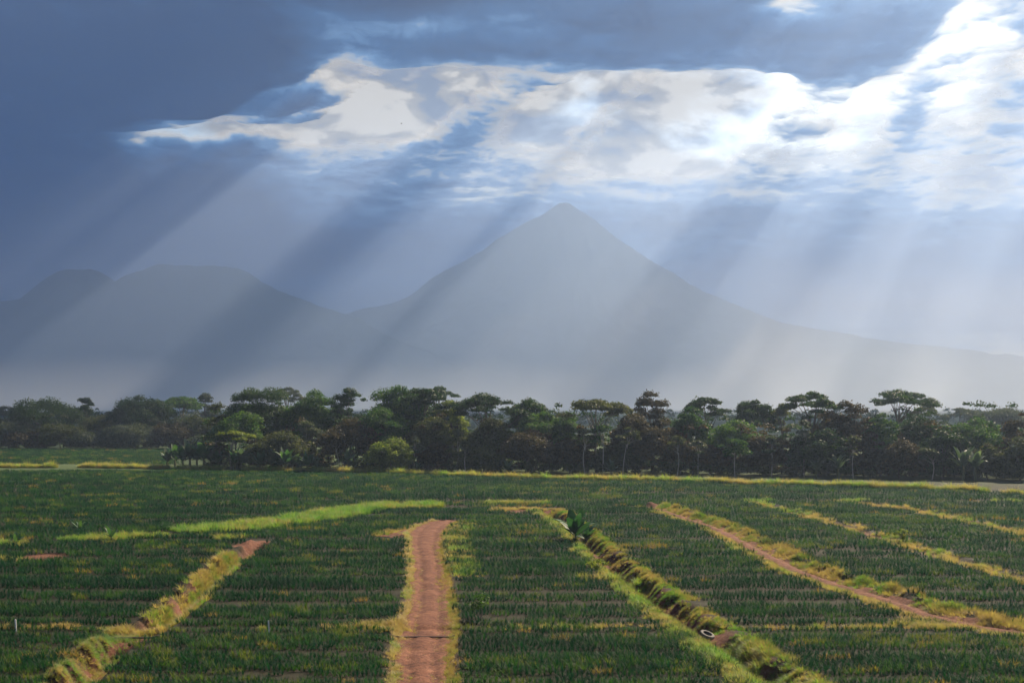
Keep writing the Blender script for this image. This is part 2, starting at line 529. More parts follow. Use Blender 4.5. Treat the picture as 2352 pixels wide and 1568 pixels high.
def ground_material():
    m, nt, out = new_mat("field_ground")
    L = nt.links.new
    geo, n, n2 = soil_nodes(nt)
    soil = ramp(nt, [(0.35, (0.014, 0.014, 0.008)), (0.6, (0.028, 0.026, 0.014)), (0.75, (0.045, 0.04, 0.02))])
    L(n2.outputs[0], soil.inputs[0])
    red = ramp(nt, [(0.3, (0.10, 0.042, 0.026)), (0.52, (0.15, 0.064, 0.040)), (0.72, (0.23, 0.112, 0.07))])
    L(n2.outputs[0], red.inputs[0])
    e = nd(nt, "ShaderNodeAttribute", attribute_name="earth")
    c = mixc(nt, e.outputs["Fac"], soil.outputs[0], red.outputs[0])
    gr = ramp(nt, [(0.35, (0.03, 0.055, 0.018)), (0.55, (0.055, 0.085, 0.03)), (0.72, (0.10, 0.11, 0.045))])
    nf = nd(nt, "ShaderNodeTexNoise", i_Scale=0.02, i_Detail=7.0, i_Roughness=0.6)
    L(geo.outputs["Position"], nf.inputs["Vector"])
    L(nf.outputs[0], gr.inputs[0])
    v = nd(nt, "ShaderNodeAttribute", attribute_name="turf")
    c = mixc(nt, v.outputs["Fac"], c, gr.outputs[0])
    b = nd(nt, "ShaderNodeBsdfPrincipled")
    b.inputs["Roughness"].default_value = 0.95
    b.inputs["Specular IOR Level"].default_value = 0.15
    L(c, b.inputs["Base Color"])
    bp = nd(nt, "ShaderNodeBump", i_Strength=0.8, i_Distance=0.15)
    L(n2.outputs[0], bp.inputs["Height"])
    L(bp.outputs[0], b.inputs["Normal"])
    L(b.outputs[0], out.inputs[0])
    return m


def build_ground():
    fx = np.arange(-56, 56.01, 0.36)
    fy = np.arange(60, 200, 0.36)
    def out(a, b, n):      # growing steps away from the fine patch
        t = np.linspace(0, 1, n + 1)[1:]
        return a + (b - a) * t ** 4
    xs = np.concatenate([out(-56, -13500, 60)[::-1], fx, out(56, 13500, 60)])
    ys = np.concatenate([out(60, -4000, 20)[::-1], fy, out(fy[-1], 14800, 60)])
    X, Y = np.meshgrid(xs, ys)
    f = features(X, Y)
    Z = ground_z(X, Y, f)
    earth = f['patch']
    earth = np.maximum(earth, (1 - sstep(-0.1, 0.7, f['tc'])))
    earth = np.maximum(earth, 1 - sstep(0.6, 2.4, f['dr'][0]))
    earth = np.maximum(earth, 1 - sstep(0.6, 1.9, f['dl'][0]))
    earth = np.maximum(earth, 1 - sstep(1.2, 2.2, f['td'][0]))
    for k in ('te', 'tf'):
        earth = np.maximum(earth, 0.8 * (1 - sstep(0.3, 1.3, f[k][0])))
    turf = sstep(225, 290, Y) + (np.abs(X) > 0.42 * np.abs(Y) + 30) + (Y < 60)
    o = mesh_obj("ground", np.stack([X, Y, Z], -1), grid_faces(len(ys), len(xs)), ground_material(), smooth=True,
                 attrs={"earth": earth, "turf": np.clip(turf, 0, 1)})
    tag(o, "flat dark soil plain of the plantation", None, None, "structure")


build_ground()


# ------------------------------------------------------------------ dirt tracks
def track_material():
    m, nt, out = new_mat("red_earth_track")
    L = nt.links.new
    geo, n, n2 = soil_nodes(nt)
    mp = nd(nt, "ShaderNodeMapping")
    mp.inputs["Scale"].default_value = (0.35, 1.5, 1.0)
    L(geo.outputs["Position"], mp.inputs[0])
    st = nd(nt, "ShaderNodeTexNoise", i_Scale=1.1, i_Detail=7.0, i_Roughness=0.65, i_Distortion=0.6)
    L(mp.outputs[0], st.inputs["Vector"])
    r1 = ramp(nt, [(0.30, (0.055, 0.022, 0.014)), (0.5, (0.145, 0.060, 0.036)), (0.68, (0.26, 0.122, 0.073))])
    L(mth(nt, 'ADD', mth(nt, 'MULTIPLY', n.outputs[0], 0.5), mth(nt, 'MULTIPLY', st.outputs[0], 0.5)), r1.inputs[0])
    r2 = ramp(nt, [(0.34, (0.22, 0.20, 0.19)), (0.5, (1, 1, 1)), (0.70, (1.4, 1.35, 1.25))])
    L(n2.outputs[0], r2.inputs[0])
    c = mixc(nt, 0.8, r1.outputs[0], r2.outputs[0], 'MULTIPLY')
    b = nd(nt, "ShaderNodeBsdfPrincipled")
    b.inputs["Roughness"].default_value = 0.95
    b.inputs["Specular IOR Level"].default_value = 0.15
    L(c, b.inputs["Base Color"])
    bp = nd(nt, "ShaderNodeBump", i_Strength=0.9, i_Distance=0.12)
    L(n2.outputs[0], bp.inputs["Height"])
    L(bp.outputs[0], b.inputs["Normal"])
    L(b.outputs[0], out.inputs[0])
    return m


MAT_TRACK = track_material()


def build_track(PLt, PRt, label, lift=0.05, nx=16):
    def res(P, n):
        s = np.concatenate([[0], np.cumsum(np.hypot(*np.diff(P, axis=0).T))])
        t = np.linspace(0, s[-1], n)
        return np.stack([np.interp(t, s, P[:, 0]), np.interp(t, s, P[:, 1])], -1)
    n = int(np.hypot(*np.diff(PLt, axis=0).T).sum() / 0.5)
    a, b = res(PLt, n), res(PRt, n)
    w = np.linspace(0, 1, nx)[None, :]
    ja = (fbm(a[:, 1] / 1.5, a[:, 1] * 0, 3, 71) - 0.5)[:, None] * 0.7 * (1 - w)
    jb = (fbm(b[:, 1] / 1.5, b[:, 1] * 0 + 5, 3, 72) - 0.5)[:, None] * 0.7 * w
    X = a[:, :1] * (1 - w) + b[:, :1] * w + ja + jb
    Y = a[:, 1:] * (1 - w) + b[:, 1:] * w
    rut = -0.13 * (np.exp(-((w - 0.27) / 0.09) ** 2) + np.exp(-((w - 0.73) / 0.09) ** 2))
    Z = ground_z(X, Y) + lift + rut + 0.05 * (fbm(X / 0.8, Y / 0.8, 3, 14) - 0.5) - 0.12 * (np.abs(w - 0.5) * 2) ** 8
    o = mesh_obj("dirt_track", np.stack([X, Y, Z], -1), grid_faces(n, nx), MAT_TRACK, smooth=True)
    tag(o, label, None, None, "structure")


def offset(P, h):
    d = np.gradient(P, axis=0)
    d /= np.hypot(*d.T)[:, None]
    return np.stack([P[:, 0] - d[:, 1] * h, P[:, 1] + d[:, 0] * h], -1)


build_track(T_L, T_R, "red dirt track running straight between the crop blocks", lift=0.14)
build_track(offset(SPUR, 2.0), offset(SPUR, -2.0), "short dirt spur branching off the central track", lift=0.10)
build_track(offset(TRACK_D, -1.5), offset(TRACK_D, 1.5), "narrow red dirt track slanting between grassy verges", lift=0.14, nx=10)

# ------------------------------------------------------------------ plant materials
def leaf_material(name, cols, transl=0.35, attr=None, rough=0.6, spec=0.12, noise_scale=0.35):
    """cols: list of (pos, colour) ramp; driven by an instance attribute or by per-plant randomness and a broad noise"""
    m, nt, out = new_mat(name)
    L = nt.links.new
    r = ramp(nt, cols)
    if attr:
        a = nd(nt, "ShaderNodeAttribute", attribute_name=attr)
        a.attribute_type = 'INSTANCER'
        oi = nd(nt, "ShaderNodeObjectInfo")
        L(mth(nt, 'ADD', a.outputs["Fac"], mth(nt, 'MULTIPLY', mth(nt, 'SUBTRACT', oi.outputs["Random"], 0.5), 0.55)), r.inputs[0])
    else:
        geo = nd(nt, "ShaderNodeNewGeometry")
        n = nd(nt, "ShaderNodeTexNoise", i_Scale=noise_scale, i_Detail=4.0, i_Roughness=0.65)
        L(geo.outputs["Position"], n.inputs["Vector"])
        ri = mth(nt, 'MULTIPLY', mth(nt, 'SUBTRACT', geo.outputs["Random Per Island"], 0.5), 0.5)
        oi = nd(nt, "ShaderNodeObjectInfo")
        rj = mth(nt, 'MULTIPLY', mth(nt, 'SUBTRACT', oi.outputs["Random"], 0.5), 0.2)
        L(mth(nt, 'ADD', n.outputs[0], mth(nt, 'ADD', ri, rj)), r.inputs[0])
    b = nd(nt, "ShaderNodeBsdfPrincipled")
    b.inputs["Roughness"].default_value = rough
    b.inputs["Specular IOR Level"].default_value = spec
    L(r.outputs[0], b.inputs["Base Color"])
    t = nd(nt, "ShaderNodeBsdfTranslucent")
    L(mixc(nt, 1.0, r.outputs[0], (1.35, 1.5, 0.75), 'MULTIPLY'), t.inputs[0])
    mx = nd(nt, "ShaderNodeMixShader")
    mx.inputs[0].default_value = transl
    L(b.outputs[0], mx.inputs[1]); L(t.outputs[0], mx.inputs[2])
    L(mx.outputs[0], out.inputs[0])
    return m


def bark_material(name, c0, c1):
    m, nt, out = new_mat(name)
    L = nt.links.new
    geo = nd(nt, "ShaderNodeNewGeometry")
    mp = nd(nt, "ShaderNodeMapping")
    mp.inputs["Scale"].default_value = (2.5, 2.5, 0.6)
    L(geo.outputs["Position"], mp.inputs[0])
    n = nd(nt, "ShaderNodeTexNoise", i_Scale=1.0, i_Detail=6.0, i_Roughness=0.7)
    L(mp.outputs[0], n.inputs["Vector"])
    r = ramp(nt, [(0.35, c0), (0.7, c1)])
    L(n.outputs[0], r.inputs[0])
    b = nd(nt, "ShaderNodeBsdfPrincipled")
    b.inputs["Roughness"].default_value = 0.9
    L(r.outputs[0], b.inputs["Base Color"])
    L(b.outputs[0], out.inputs[0])
    return m


# ------------------------------------------------------------------ scattered crop and grass
def blades(n, rng, length, width, spread, bend, segs=2, center=0.0):
    """a tuft of n curved tapering blades as arrays"""
    V, Fc = [], []
    for i in range(n):
        a = rng.uniform(0, 2 * math.pi)
        lean = rng.uniform(spread[0], spread[1])
        ln = rng.uniform(*length); w = rng.uniform(*width)
        bx, by = math.cos(a), math.sin(a)
        ox, oy = bx * center * rng.random(), by * center * rng.random()
        sx, sy = -by, bx
        base = len(V)
        ang = lean
        x = z = 0.0
        for k in range(segs + 1):
            ww = w * (1 - (k / (segs + 0.0)) ** 1.6)
            if k == segs:
                V.append((ox + bx * x, oy + by * x, z))
            else:
                V.append((ox + bx * x + sx * ww / 2, oy + by * x + sy * ww / 2, z))
                V.append((ox + bx * x - sx * ww / 2, oy + by * x - sy * ww / 2, z))
            x += math.sin(ang) * ln / segs
            z += math.cos(ang) * ln / segs
            ang += bend * rng.uniform(0.6, 1.3) / segs
        for k in range(segs - 1):
            b0 = base + 2 * k
            Fc.append((b0, b0 + 1, b0 + 3)); Fc.append((b0, b0 + 3, b0 + 2))
        b0 = base + 2 * (segs - 1)
        Fc.append((b0, b0 + 1, b0 + 2))
    return V, Fc


def variant_collection(name, makers, mat):
    col = bpy.data.collections.new(name)
    for i, (V, Fc) in enumerate(makers):
        o = mesh_obj(name + "_source", V, Fc, mat)
        C.objects.unlink(o)
        col.objects.link(o)
    return col


def scatter_group(name, col):
    ng = bpy.data.node_groups.new(name, 'GeometryNodeTree')
    ng.interface.new_socket(name="Geometry", in_out='INPUT', socket_type='NodeSocketGeometry')
    ng.interface.new_socket(name="Geometry", in_out='OUTPUT', socket_type='NodeSocketGeometry')
    N, L = ng.nodes, ng.links.new
    gi = N.new("NodeGroupInput"); go = N.new("NodeGroupOutput")
    mp = N.new("GeometryNodeMeshToPoints")
    ci = N.new("GeometryNodeCollectionInfo")
    ci.inputs["Collection"].default_value = col
    ci.inputs["Separate Children"].default_value = True
    ci.inputs["Reset Children"].default_value = True
    ip = N.new("GeometryNodeInstanceOnPoints")
    ip.inputs["Pick Instance"].default_value = True
    def att(nm, typ):
        a = N.new("GeometryNodeInputNamedAttribute"); a.data_type = typ
        a.inputs[0].default_value = nm
        return a.outputs[0]
    L(gi.outputs[0], mp.inputs["Mesh"])
    L(mp.outputs[0], ip.inputs["Points"])
    L(ci.outputs[0], ip.inputs["Instance"])
    L(att("pick", 'INT'), ip.inputs["Instance Index"])
    L(att("rot", 'FLOAT_VECTOR'), ip.inputs["Rotation"])
    L(att("scl", 'FLOAT_VECTOR'), ip.inputs["Scale"])
    L(ip.outputs[0], go.inputs[0])
    return ng


def scatter(name, label, ng, P, rot, scl, tone, nvar, rng, kind="stuff"):
    me = bpy.data.meshes.new(name)
    n = len(P)
    me.vertices.add(n)
    me.vertices.foreach_set("co", np.asarray(P, np.float32).ravel())
    for nm, typ, arr, key in (("pick", 'INT', rng.integers(0, nvar, n), "value"), ("rot", 'FLOAT_VECTOR', rot, "vector"),
                              ("scl", 'FLOAT_VECTOR', scl, "vector"), ("tone", 'FLOAT', tone, "value")):
        a = me.attributes.new(nm, typ, 'POINT')
        a.data.foreach_set(key, np.asarray(arr, np.int32 if typ == 'INT' else np.float32).ravel())
    o = bpy.data.objects.new(name, me)
    C.objects.link(o)
    md = o.modifiers.new("scatter", 'NODES')
    md.node_group = ng
    tag(o, label, None, None, kind)
    return o


rngp = random.Random(5)
MAT_CROP = leaf_material("pineapple_leaf", [(0.0, (0.002, 0.021, 0.012)), (0.42, (0.006, 0.043, 0.021)), (0.62, (0.032, 0.088, 0.020)), (0.8, (0.13, 0.145, 0.03)), (1.0, (0.25, 0.165, 0.055))], 0.42, "tone", 0.6, 0.08)
MAT_GRASS = leaf_material("grass_blade", [(0.0, (0.36, 0.245, 0.125)), (0.3, (0.34, 0.275, 0.105)), (0.55, (0.20, 0.215, 0.062)), (0.8, (0.19, 0.30, 0.055)), (1.0, (0.08, 0.19, 0.035))], 0.5, "tone", 0.6, 0.2)
def row_piece(rng):
    """four neighbouring rosettes of one planting row"""
    V, Fc = [], []
    for k in range(4):
        v, f = blades(22, rng, (0.45, 0.88), (0.030, 0.05), (0.06, 1.0), 0.8, 3)
        dx, dy, s = (k - 1.5) * 0.36 + rng.uniform(-.06, .06), rng.uniform(-.12, .12), rng.uniform(0.75, 1.15)
        b = len(V)
        V += [(x * s + dx, y * s + dy, z * s) for x, y, z in v]
        Fc += [tuple(i + b for i in t) for t in f]
    return V, Fc


crop_col = variant_collection("crop_plant", [row_piece(rngp) for _ in range(9)], MAT_CROP)
grass_col = variant_collection("grass_tuft", [blades(30, rngp, (0.32, 0.7), (0.018, 0.035), (0.05, 0.95), 1.1, 2, 0.22) for _ in range(6)], MAT_GRASS)
NG_CROP = scatter_group("scatter_crop", crop_col)
NG_GRASS = scatter_group("scatter_grass", grass_col)
NPR = np.random.default_rng(12)


def crop_points():
    out = []
    lastlane = 0
    y = 61.0
    k = 0
    rows = []
    gap_at = 5
    while y < 318:
        q = 0.85 if y < 95 else (1.0 if y < 130 else (1.25 if y < 190 else 1.6))
        if k >= gap_at:                      # a sprayer lane every so often
            y += NPR.uniform(1.0, 2.4) * q
            k = 0
            gap_at = int(NPR.integers(6, 13))
            rows.append((y, q, 0.86))
        else:
            rows.append((y, q, 1.0))
        y += 0.62 * q
        k += 1
    for (y, q, hs) in rows:
        half = y * 0.41 + 9
        xs = np.arange(-half, half, 1.36 * q)
        xs = xs + NPR.uniform(-0.24, 0.24, len(xs)) * q
        ys = y + NPR.uniform(-0.12, 0.12, len(xs)) * q + 0.9 * (fbm(xs / 30, xs * 0 + y / 60, 2, 83) - 0.5) * 2
        out.append(np.stack([xs, ys, np.full(len(xs), q), np.full(len(xs), hs)], -1))
    # field on the far side, in front of the distant trees
    for y in np.arange(336, 450, 2.4):
        xs = np.arange(-0.43 * y - 9, -0.262 * y, 1.9)
        out.append(np.stack([xs + NPR.uniform(-.4, .4, len(xs)), y + NPR.uniform(-.4, .4, len(xs)), np.full(len(xs), 2.1), np.ones(len(xs))], -1))
    return np.concatenate(out)


def build_crop():
    A = crop_points()
    X, Y, q, hs = A.T
    f = features(X, Y)
    jit = (fbm(X / 2.5, Y / 2.5, 2, 47) - 0.5) * 1.0
    keep = (f['tc'] > 0.75 + 0.4 * jit) & (f['sp'] > 0.4)
    drd = f['dr'][0] * np.where(f['dr'][2] > 0, 1.0, 1.35)
    keep &= (drd > 3.1 + jit) & (f['dl'][0] * np.where(f['dl'][2] < 0, 1.0, 1.3) > 2.5 + jit * 0.8)
    keep &= f['td'][0] * np.where(f['td'][2] > 0, 1.0, 1.6) > 3.4 + 2.2 * jit
    keep &= (f['te'][0] > 1.9 + jit) & (f['tf'][0] > 1.9 + jit)
    keep &= (np.abs(Y - LANE_Y + 0.7 * jit) > 0.75) | (np.abs(X) > 60)
    keep &= f['patch'] < 0.3
    keep &= (seg_dist(X, Y, GREEN_1)[0] > 4.6 + 3 * jit) & (seg_dist(X, Y, GREEN_2)[0] > 2.2 + jit) & (seg_dist(X, Y, GREEN_3)[0] > 2 + jit)
    hedge_y = x_at(np.vstack([[(-62.0, 317.0)], HEDGE])[:, ::-1], X)
    keep &= (Y < hedge_y - 1.2) | (Y > 330)
    thin = fbm(X / 7 + 31, Y / 4, 4, 55)
    keep &= NPR.random(len(X)) > sstep(0.72, 0.84, thin) * 0.7
    X, Y, q, hs = X[keep], Y[keep], q[keep], hs[keep]
    f = None
    Z = ground_z(X, Y) - 0.02
    n = len(X)
    tall = 0.75 + 0.55 * fbm(X / 9 + 5, Y / 5, 3, 66)
    s = np.where(q > 2, 1.3, np.sqrt(q) * 0.92) * tall * hs * NPR.uniform(0.85, 1.15, n)
    sx = s * np.where(q > 1.2, 1.15, 1.0)
    rot = np.stack([NPR.uniform(-.12, .12, n), NPR.uniform(-.12, .12, n), NPR.uniform(-.12, .12, n) + np.pi * NPR.integers(0, 2, n)], -1)
    scl = np.stack([sx, sx, s * 0.98], -1)
    ye = fbm(X / 14 + 77, Y / 4.5, 4, 88)
    tone = 0.10 + 0.55 * fbm(X / 16, Y / 5, 4, 99) + 0.2 * (NPR.random(n) - 0.5) + 0.5 * sstep(0.66, 0.80, ye) * NPR.random(n) + 0.5 * (NPR.random(n) > 0.985)
    mid = (Y > 192)
    left = X < x_at(DITCH_L, Y)
    b1 = X < x_at(TRACK_C, Y)
    b2 = X < x_at(DITCH_R, Y)
    b3 = X < x_at(TRACK_D, Y)
    b4 = X < x_at(TRACK_E, Y)
    b5 = X < x_at(TRACK_F, Y)
    front = Y < LANE_Y
    blocks = [
        ("dark green crop block left of the grassy ditch with the soil bridge", left & ~mid),
        ("dark green crop block between the soil-bridge ditch and the central dirt track", ~left & b1 & ~mid),
        ("dark green crop block between the central dirt track and the tyre ditch", ~b1 & b2 & ~mid),
        ("dark green crop block between the tyre ditch and the slanting dirt track", ~b2 & b3 & ~mid),
        ("dark green crop block just beyond the slanting dirt track", ~b3 & b4 & ~mid),
        ("dark green crop strip between the two grassy paths", ~b4 & b5 & ~mid),
        ("dark green crop corner beyond the outermost grassy path", ~b5 & ~mid),
        ("wide crop field behind the tracks, up to the pale grass strip", mid & (Y < 330)),
        ("greyish far crop field below the hazy trees", Y > 330),
    ]
    for lab, m in blocks:
        if m.sum():
            scatter("pineapple_crop", lab, NG_CROP, np.stack([X, Y, Z], -1)[m], rot[m], scl[m], tone[m], 9, NPR)


build_crop()


def grass_strip(label, P, lo, hi, per_m, tone, size=1.0, side=0, lean=0.0, tvar=0.18, clump=0.5, name="grass", hz=1.0, rough=1.0):
    """tufts along a polyline between lo and hi metres from it; side -1/0/1 keeps one side; lean droops them across the strip"""
    P = np.asarray(P)
    seg = np.hypot(*np.diff(P, axis=0).T)
    n = int(seg.sum() * per_m)
    s = NPR.uniform(0, seg.sum(), n)
    c = np.concatenate([[0], np.cumsum(seg)])
    i = np.clip(np.searchsorted(c, s) - 1, 0, len(seg) - 1)
    t = (s - c[i]) / seg[i]
    d = (P[i + 1] - P[i]) / seg[i][:, None]
    off = (lo + (hi - lo) * NPR.random(n)) * KW
    sg = np.where(NPR.random(n) < 0.5, -1.0, 1.0) if side == 0 else np.full(n, float(side))
    x = P[i, 0] + d[:, 0] * s * 0 + (P[i + 1] - P[i])[:, 0] * t - d[:, 1] * off * sg
    y = P[i, 1] + (P[i + 1] - P[i])[:, 1] * t + d[:, 0] * off * sg
    rag = 1.1 * (fbm(s / 2.6 + 13 * sg, s * 0 + 3, 3, 29) - 0.5) + 0.25 * NPR.normal(size=n)
    x = x - d[:, 1] * rag * sg * rough; y = y + d[:, 0] * rag * sg * rough
    cl = fbm(x / 1.4 + 7, y / 2.0, 4, 23)
    keep = NPR.random(n) < np.clip((cl - 0.5 + clump) * 4, 0, 1)
    x, y, d, sg, cl = x[keep], y[keep], d[keep], sg[keep], cl[keep]
    n = len(x)
    z = ground_z(x, y) - 0.03
    ang = np.arctan2(d[:, 0] * -sg, -d[:, 1] * -sg)        # towards the line
    az = NPR.uniform(0, 6.28, n)
    tx = lean * NPR.uniform(0.4, 1.2, n)
    # rotate about the axis lying across the lean direction
    rx = -np.sin(ang) * tx
    ry = np.cos(ang) * tx
    rot = np.stack([rx + NPR.uniform(-.15, .15, n), ry + NPR.uniform(-.15, .15, n), az * (0.0 if lean > 0.3 else 1.0)], -1)
    sc = size * 0.9 * NPR.uniform(0.5, 1.4, n) * (0.5 + 1.0 * cl)
    scl = np.stack([sc * 1.15, sc * 1.15, sc * hz], -1)
    tn = np.clip(tone + tvar * (NPR.random(n) - 0.5) + 1.6 * tvar * (fbm(x / 2.5, y / 3.5, 4, 37) - 0.5) * 2, 0, 1)
    if n:
        scatter(name, label, NG_GRASS, np.stack([x, y, z], -1), rot, scl, tn, 6, NPR)


# verges of the central track
for Pt, sd, lab in ((T_L, 1, "dry yellow grass verge on the ditch-bridge side of the central track"), (T_R, -1, "dry yellow grass verge on the tyre-ditch side of the central track")):
    grass_strip(lab, Pt, -0.35, 0.45, 26, 0.2, 0.6, side=sd, lean=0.5, tvar=0.35, clump=0.35, hz=0.8, rough=0.55)
grass_strip("straw lying in streaks across the central dirt track", TRACK_C[1:8], 0.0, 2.0, 80, 0.14, 0.45, lean=0.2, tvar=0.3, clump=0.10, name="straw_grass", hz=0.3)
grass_strip("yellow grass edge of the short dirt spur", offset(SPUR, -2.2), -0.4, 1.0, 20, 0.15, 0.8, tvar=0.3)
grass_strip("low yellow-green weeds where the central track meets the spur", PL([(1030, 1330), (1022, 1280), (1022, 1235), (1045, 1205)]), 0.6, 3.6, 26, 0.5, 0.9, side=-1, tvar=0.4, clump=0.25)
# ditch with the tyre
grass_strip("thin lime-green grass edge along the tyre ditch", DITCH_R, 2.0, 3.1, 46, 0.52, 0.75, side=-1, lean=0.2, tvar=0.3, clump=0.8)
grass_strip("slumped yellow-green turf hanging over the tyre ditch bank", DITCH_R, 0.5, 3.4, 130, 0.46, 0.5, side=1, lean=1.0, tvar=0.55, clump=0.2, hz=0.9)
grass_strip("bright green grass filling the near end of the tyre ditch", DITCH_R[-4:], 0.0, 3.0, 150, 0.72, 0.8, lean=0.4, tvar=0.35, clump=0.3)
# ditch with the soil bridge
grass_strip("tall straw and green grass in the ditch above the soil bridge", DITCH_L[1:6], -1.1, 1.1, 90, 0.34, 0.95, tvar=0.6, clump=0.3)
grass_strip("rounded olive turf mounds in the ditch below the soil bridge", DITCH_L[6:], -0.6, 2.4, 130, 0.5, 0.55, side=-1, lean=1.0, tvar=0.5, clump=0.38, hz=0.8)
grass_strip("brown grass fringe along the soil bridge", PL([(245, 1452), (375, 1448)]), -0.8, 0.8, 60, 0.12, 0.8, tvar=0.2, clump=0.5)
# slanting tracks
grass_strip("yellow grass mounds banked beside the slanting dirt track", TRACK_D, 1.3, 4.2, 80, 0.26, 0.85, side=1, lean=0.8, tvar=0.55, clump=0.22, hz=0.85)
grass_strip("thin yellow grass on the crop side of the slanting dirt track", TRACK_D, 1.5, 2.5, 30, 0.30, 0.65, side=-1, lean=0.3, tvar=0.35, clump=0.42)
grass_strip("flat yellow grass strip covering the upper slanting track", TRACK_D[:6], 0.0, 1.5, 12, 0.27, 0.6, tvar=0.25, clump=0.22, hz=0.5)
grass_strip("yellow grassy path beyond the slanting dirt track", TRACK_E, -0.3, 1.9, 36, 0.3, 0.85, side=0, lean=0.3, tvar=0.55, clump=0.12)
grass_strip("outermost straw-coloured grassy path", TRACK_F, -0.3, 1.8, 36, 0.22, 0.85, side=0, lean=0.3, tvar=0.5, clump=0.12)
# lane across the near blocks
for a, b, lab in ((-80, 262, "ragged yellow grass lane ending at the soil bridge"), (600, 912, "ragged dry grass lane between soil bridge and central track"),
                  (1040, 1565, "ragged dry grass lane between central track and tyre ditch"), (1640, 2190, "ragged dry grass lane between tyre ditch and slanting track")):
    grass_strip(lab, PL([(a, 1440), (b, 1440)]), -0.7, 0.7, 20, 0.2, 0.75, tvar=0.35, clump=0.1, hz=0.9)
grass_strip("yellow grass tongue where the lane meets the central track", PL([(845, 1432), (930, 1446)]), -1.3, 1.3, 60, 0.2, 0.8, tvar=0.25, clump=0.5)
grass_strip("yellow grass tongue where the lane meets the slanting track", PL([(2060, 1425), (2190, 1440)]), -1.6, 1.6, 60, 0.35, 0.8, tvar=0.3, clump=0.4)
# bright strips behind the near blocks
grass_strip("sunlit bright green grass strip winding behind the crop", GREEN_1, -5.0, 5.0, 85, 0.74, 1.5, tvar=0.35, clump=0.55)
grass_strip("short bright green grass strip with a young banana plant", GREEN_2, -2.4, 2.4, 34, 0.68, 1.2, tvar=0.4, clump=0.5)
grass_strip("small patch of green grass and weeds at the field margin", GREEN_3, -2.2, 2.2, 34, 0.66, 1.2, tvar=0.4, clump=0.5)
grass_strip("yellow-green grass band behind the bare earth patch", GREEN_4, -2.0, 2.0, 34, 0.55, 1.2, tvar=0.3, clump=0.5)
grass_strip("straw rim around the bare earth patch at the ditch head", PL([(1125, 1174), (1150, 1168), (1200, 1166), (1250, 1170)]), -0.9, 0.9, 22, 0.1, 1.0, tvar=0.2, clump=0.6)
for (u, v, ru, tn, lab) in ((1740, 1152, 40, 0.8, "green weed clump at the head of the grassy path"), (1970, 1150, 30, 0.75, "low green weed clump near the outermost path"), (2310, 1150, 30, 0.75, "lone green weed clump beyond the outermost path"),
                            (520, 1238, 40, 0.5, "pale weed patch in the crop by the earth scrape"), (1400, 1330, 70, 0.6, "pale green weed patch in the crop beside the ditch"),
                            (30, 1290, 34, 0.3, "yellow grass bank beside the bare earth patch")):
    grass_strip(lab, PL([(u - ru, v), (u + ru, v)]), -2.0, 2.0, 22, tn, 1.15, tvar=0.3, clump=0.25)
# tall pale grass at the far side of the field
for Ph, lab in ((HEDGE, "long pale strip of tall grass in front of the forest"), (HEDGE_B, "short end of the pale grass strip after the gap"), (HEDGE_C, "pale tall grass strip at the far field edge"),
                (HEDGE_D, "second pale tall grass strip beside the banana thicket"), (HEDGE_E, "rounded pale grass tuft row under the banana thicket")):
    grass_strip(lab, Ph, -1.3, 1.3, 26, 0.5, 2.3, tvar=0.3, clump=0.75, name="tall_grass")

# ------------------------------------------------------------------ trees
LEAF = {
    "dark": leaf_material("leaf_dark_green", [(0.2, (0.010, 0.026, 0.010)), (0.5, (0.022, 0.052, 0.018)), (0.8, (0.050, 0.092, 0.024))], 0.30),
    "green": leaf_material("leaf_mid_green", [(0.2, (0.016, 0.048, 0.013)), (0.5, (0.040, 0.098, 0.024)), (0.8, (0.11, 0.18, 0.036))], 0.35),
    "olive": leaf_material("leaf_olive", [(0.2, (0.028, 0.036, 0.014)), (0.5, (0.062, 0.074, 0.028)), (0.8, (0.12, 0.125, 0.045))], 0.33),
    "brown": leaf_material("leaf_russet", [(0.2, (0.024, 0.021, 0.012)), (0.5, (0.050, 0.044, 0.022)), (0.8, (0.12, 0.078, 0.034))], 0.28),
    "yellow": leaf_material("leaf_yellow_green", [(0.2, (0.06, 0.09, 0.016)), (0.5, (0.13, 0.17, 0.03)), (0.8, (0.24, 0.26, 0.05))], 0.40),
    "grey": leaf_material("leaf_grey_green", [(0.2, (0.030, 0.042, 0.028)), (0.5, (0.060, 0.078, 0.050)), (0.8, (0.11, 0.125, 0.08))], 0.30),
}
BARK = {"pale": bark_material("pale_bark", (0.20, 0.18, 0.15), (0.42, 0.39, 0.33)), "dark": bark_material("dark_bark", (0.045, 0.036, 0.027), (0.12, 0.10, 0.08))}


def tube_arrays(path, radii, sides=6, base=0):
    path = np.asarray(path, float); n = len(path)
    tan = np.gradient(path, axis=0)
    tan /= np.linalg.norm(tan, axis=1)[:, None] + 1e-9
    ref = np.array([0.31, 0.95, 0.05])
    a = np.cross(tan, ref); a /= np.linalg.norm(a, axis=1)[:, None] + 1e-9
    b = np.cross(tan, a)
    th = np.linspace(0, 2 * np.pi, sides, endpoint=False)
    V = path[:, None, :] + np.asarray(radii)[:, None, None] * (np.cos(th)[None, :, None] * a[:, None, :] + np.sin(th)[None, :, None] * b[:, None, :])
    i = np.arange(n * sides).reshape(n, sides)
    j = np.roll(i, -1, axis=1)
    Fq = np.stack([i[:-1], j[:-1], j[1:], i[1:]], -1).reshape(-1, 4) + base
    return V.reshape(-1, 3), Fq


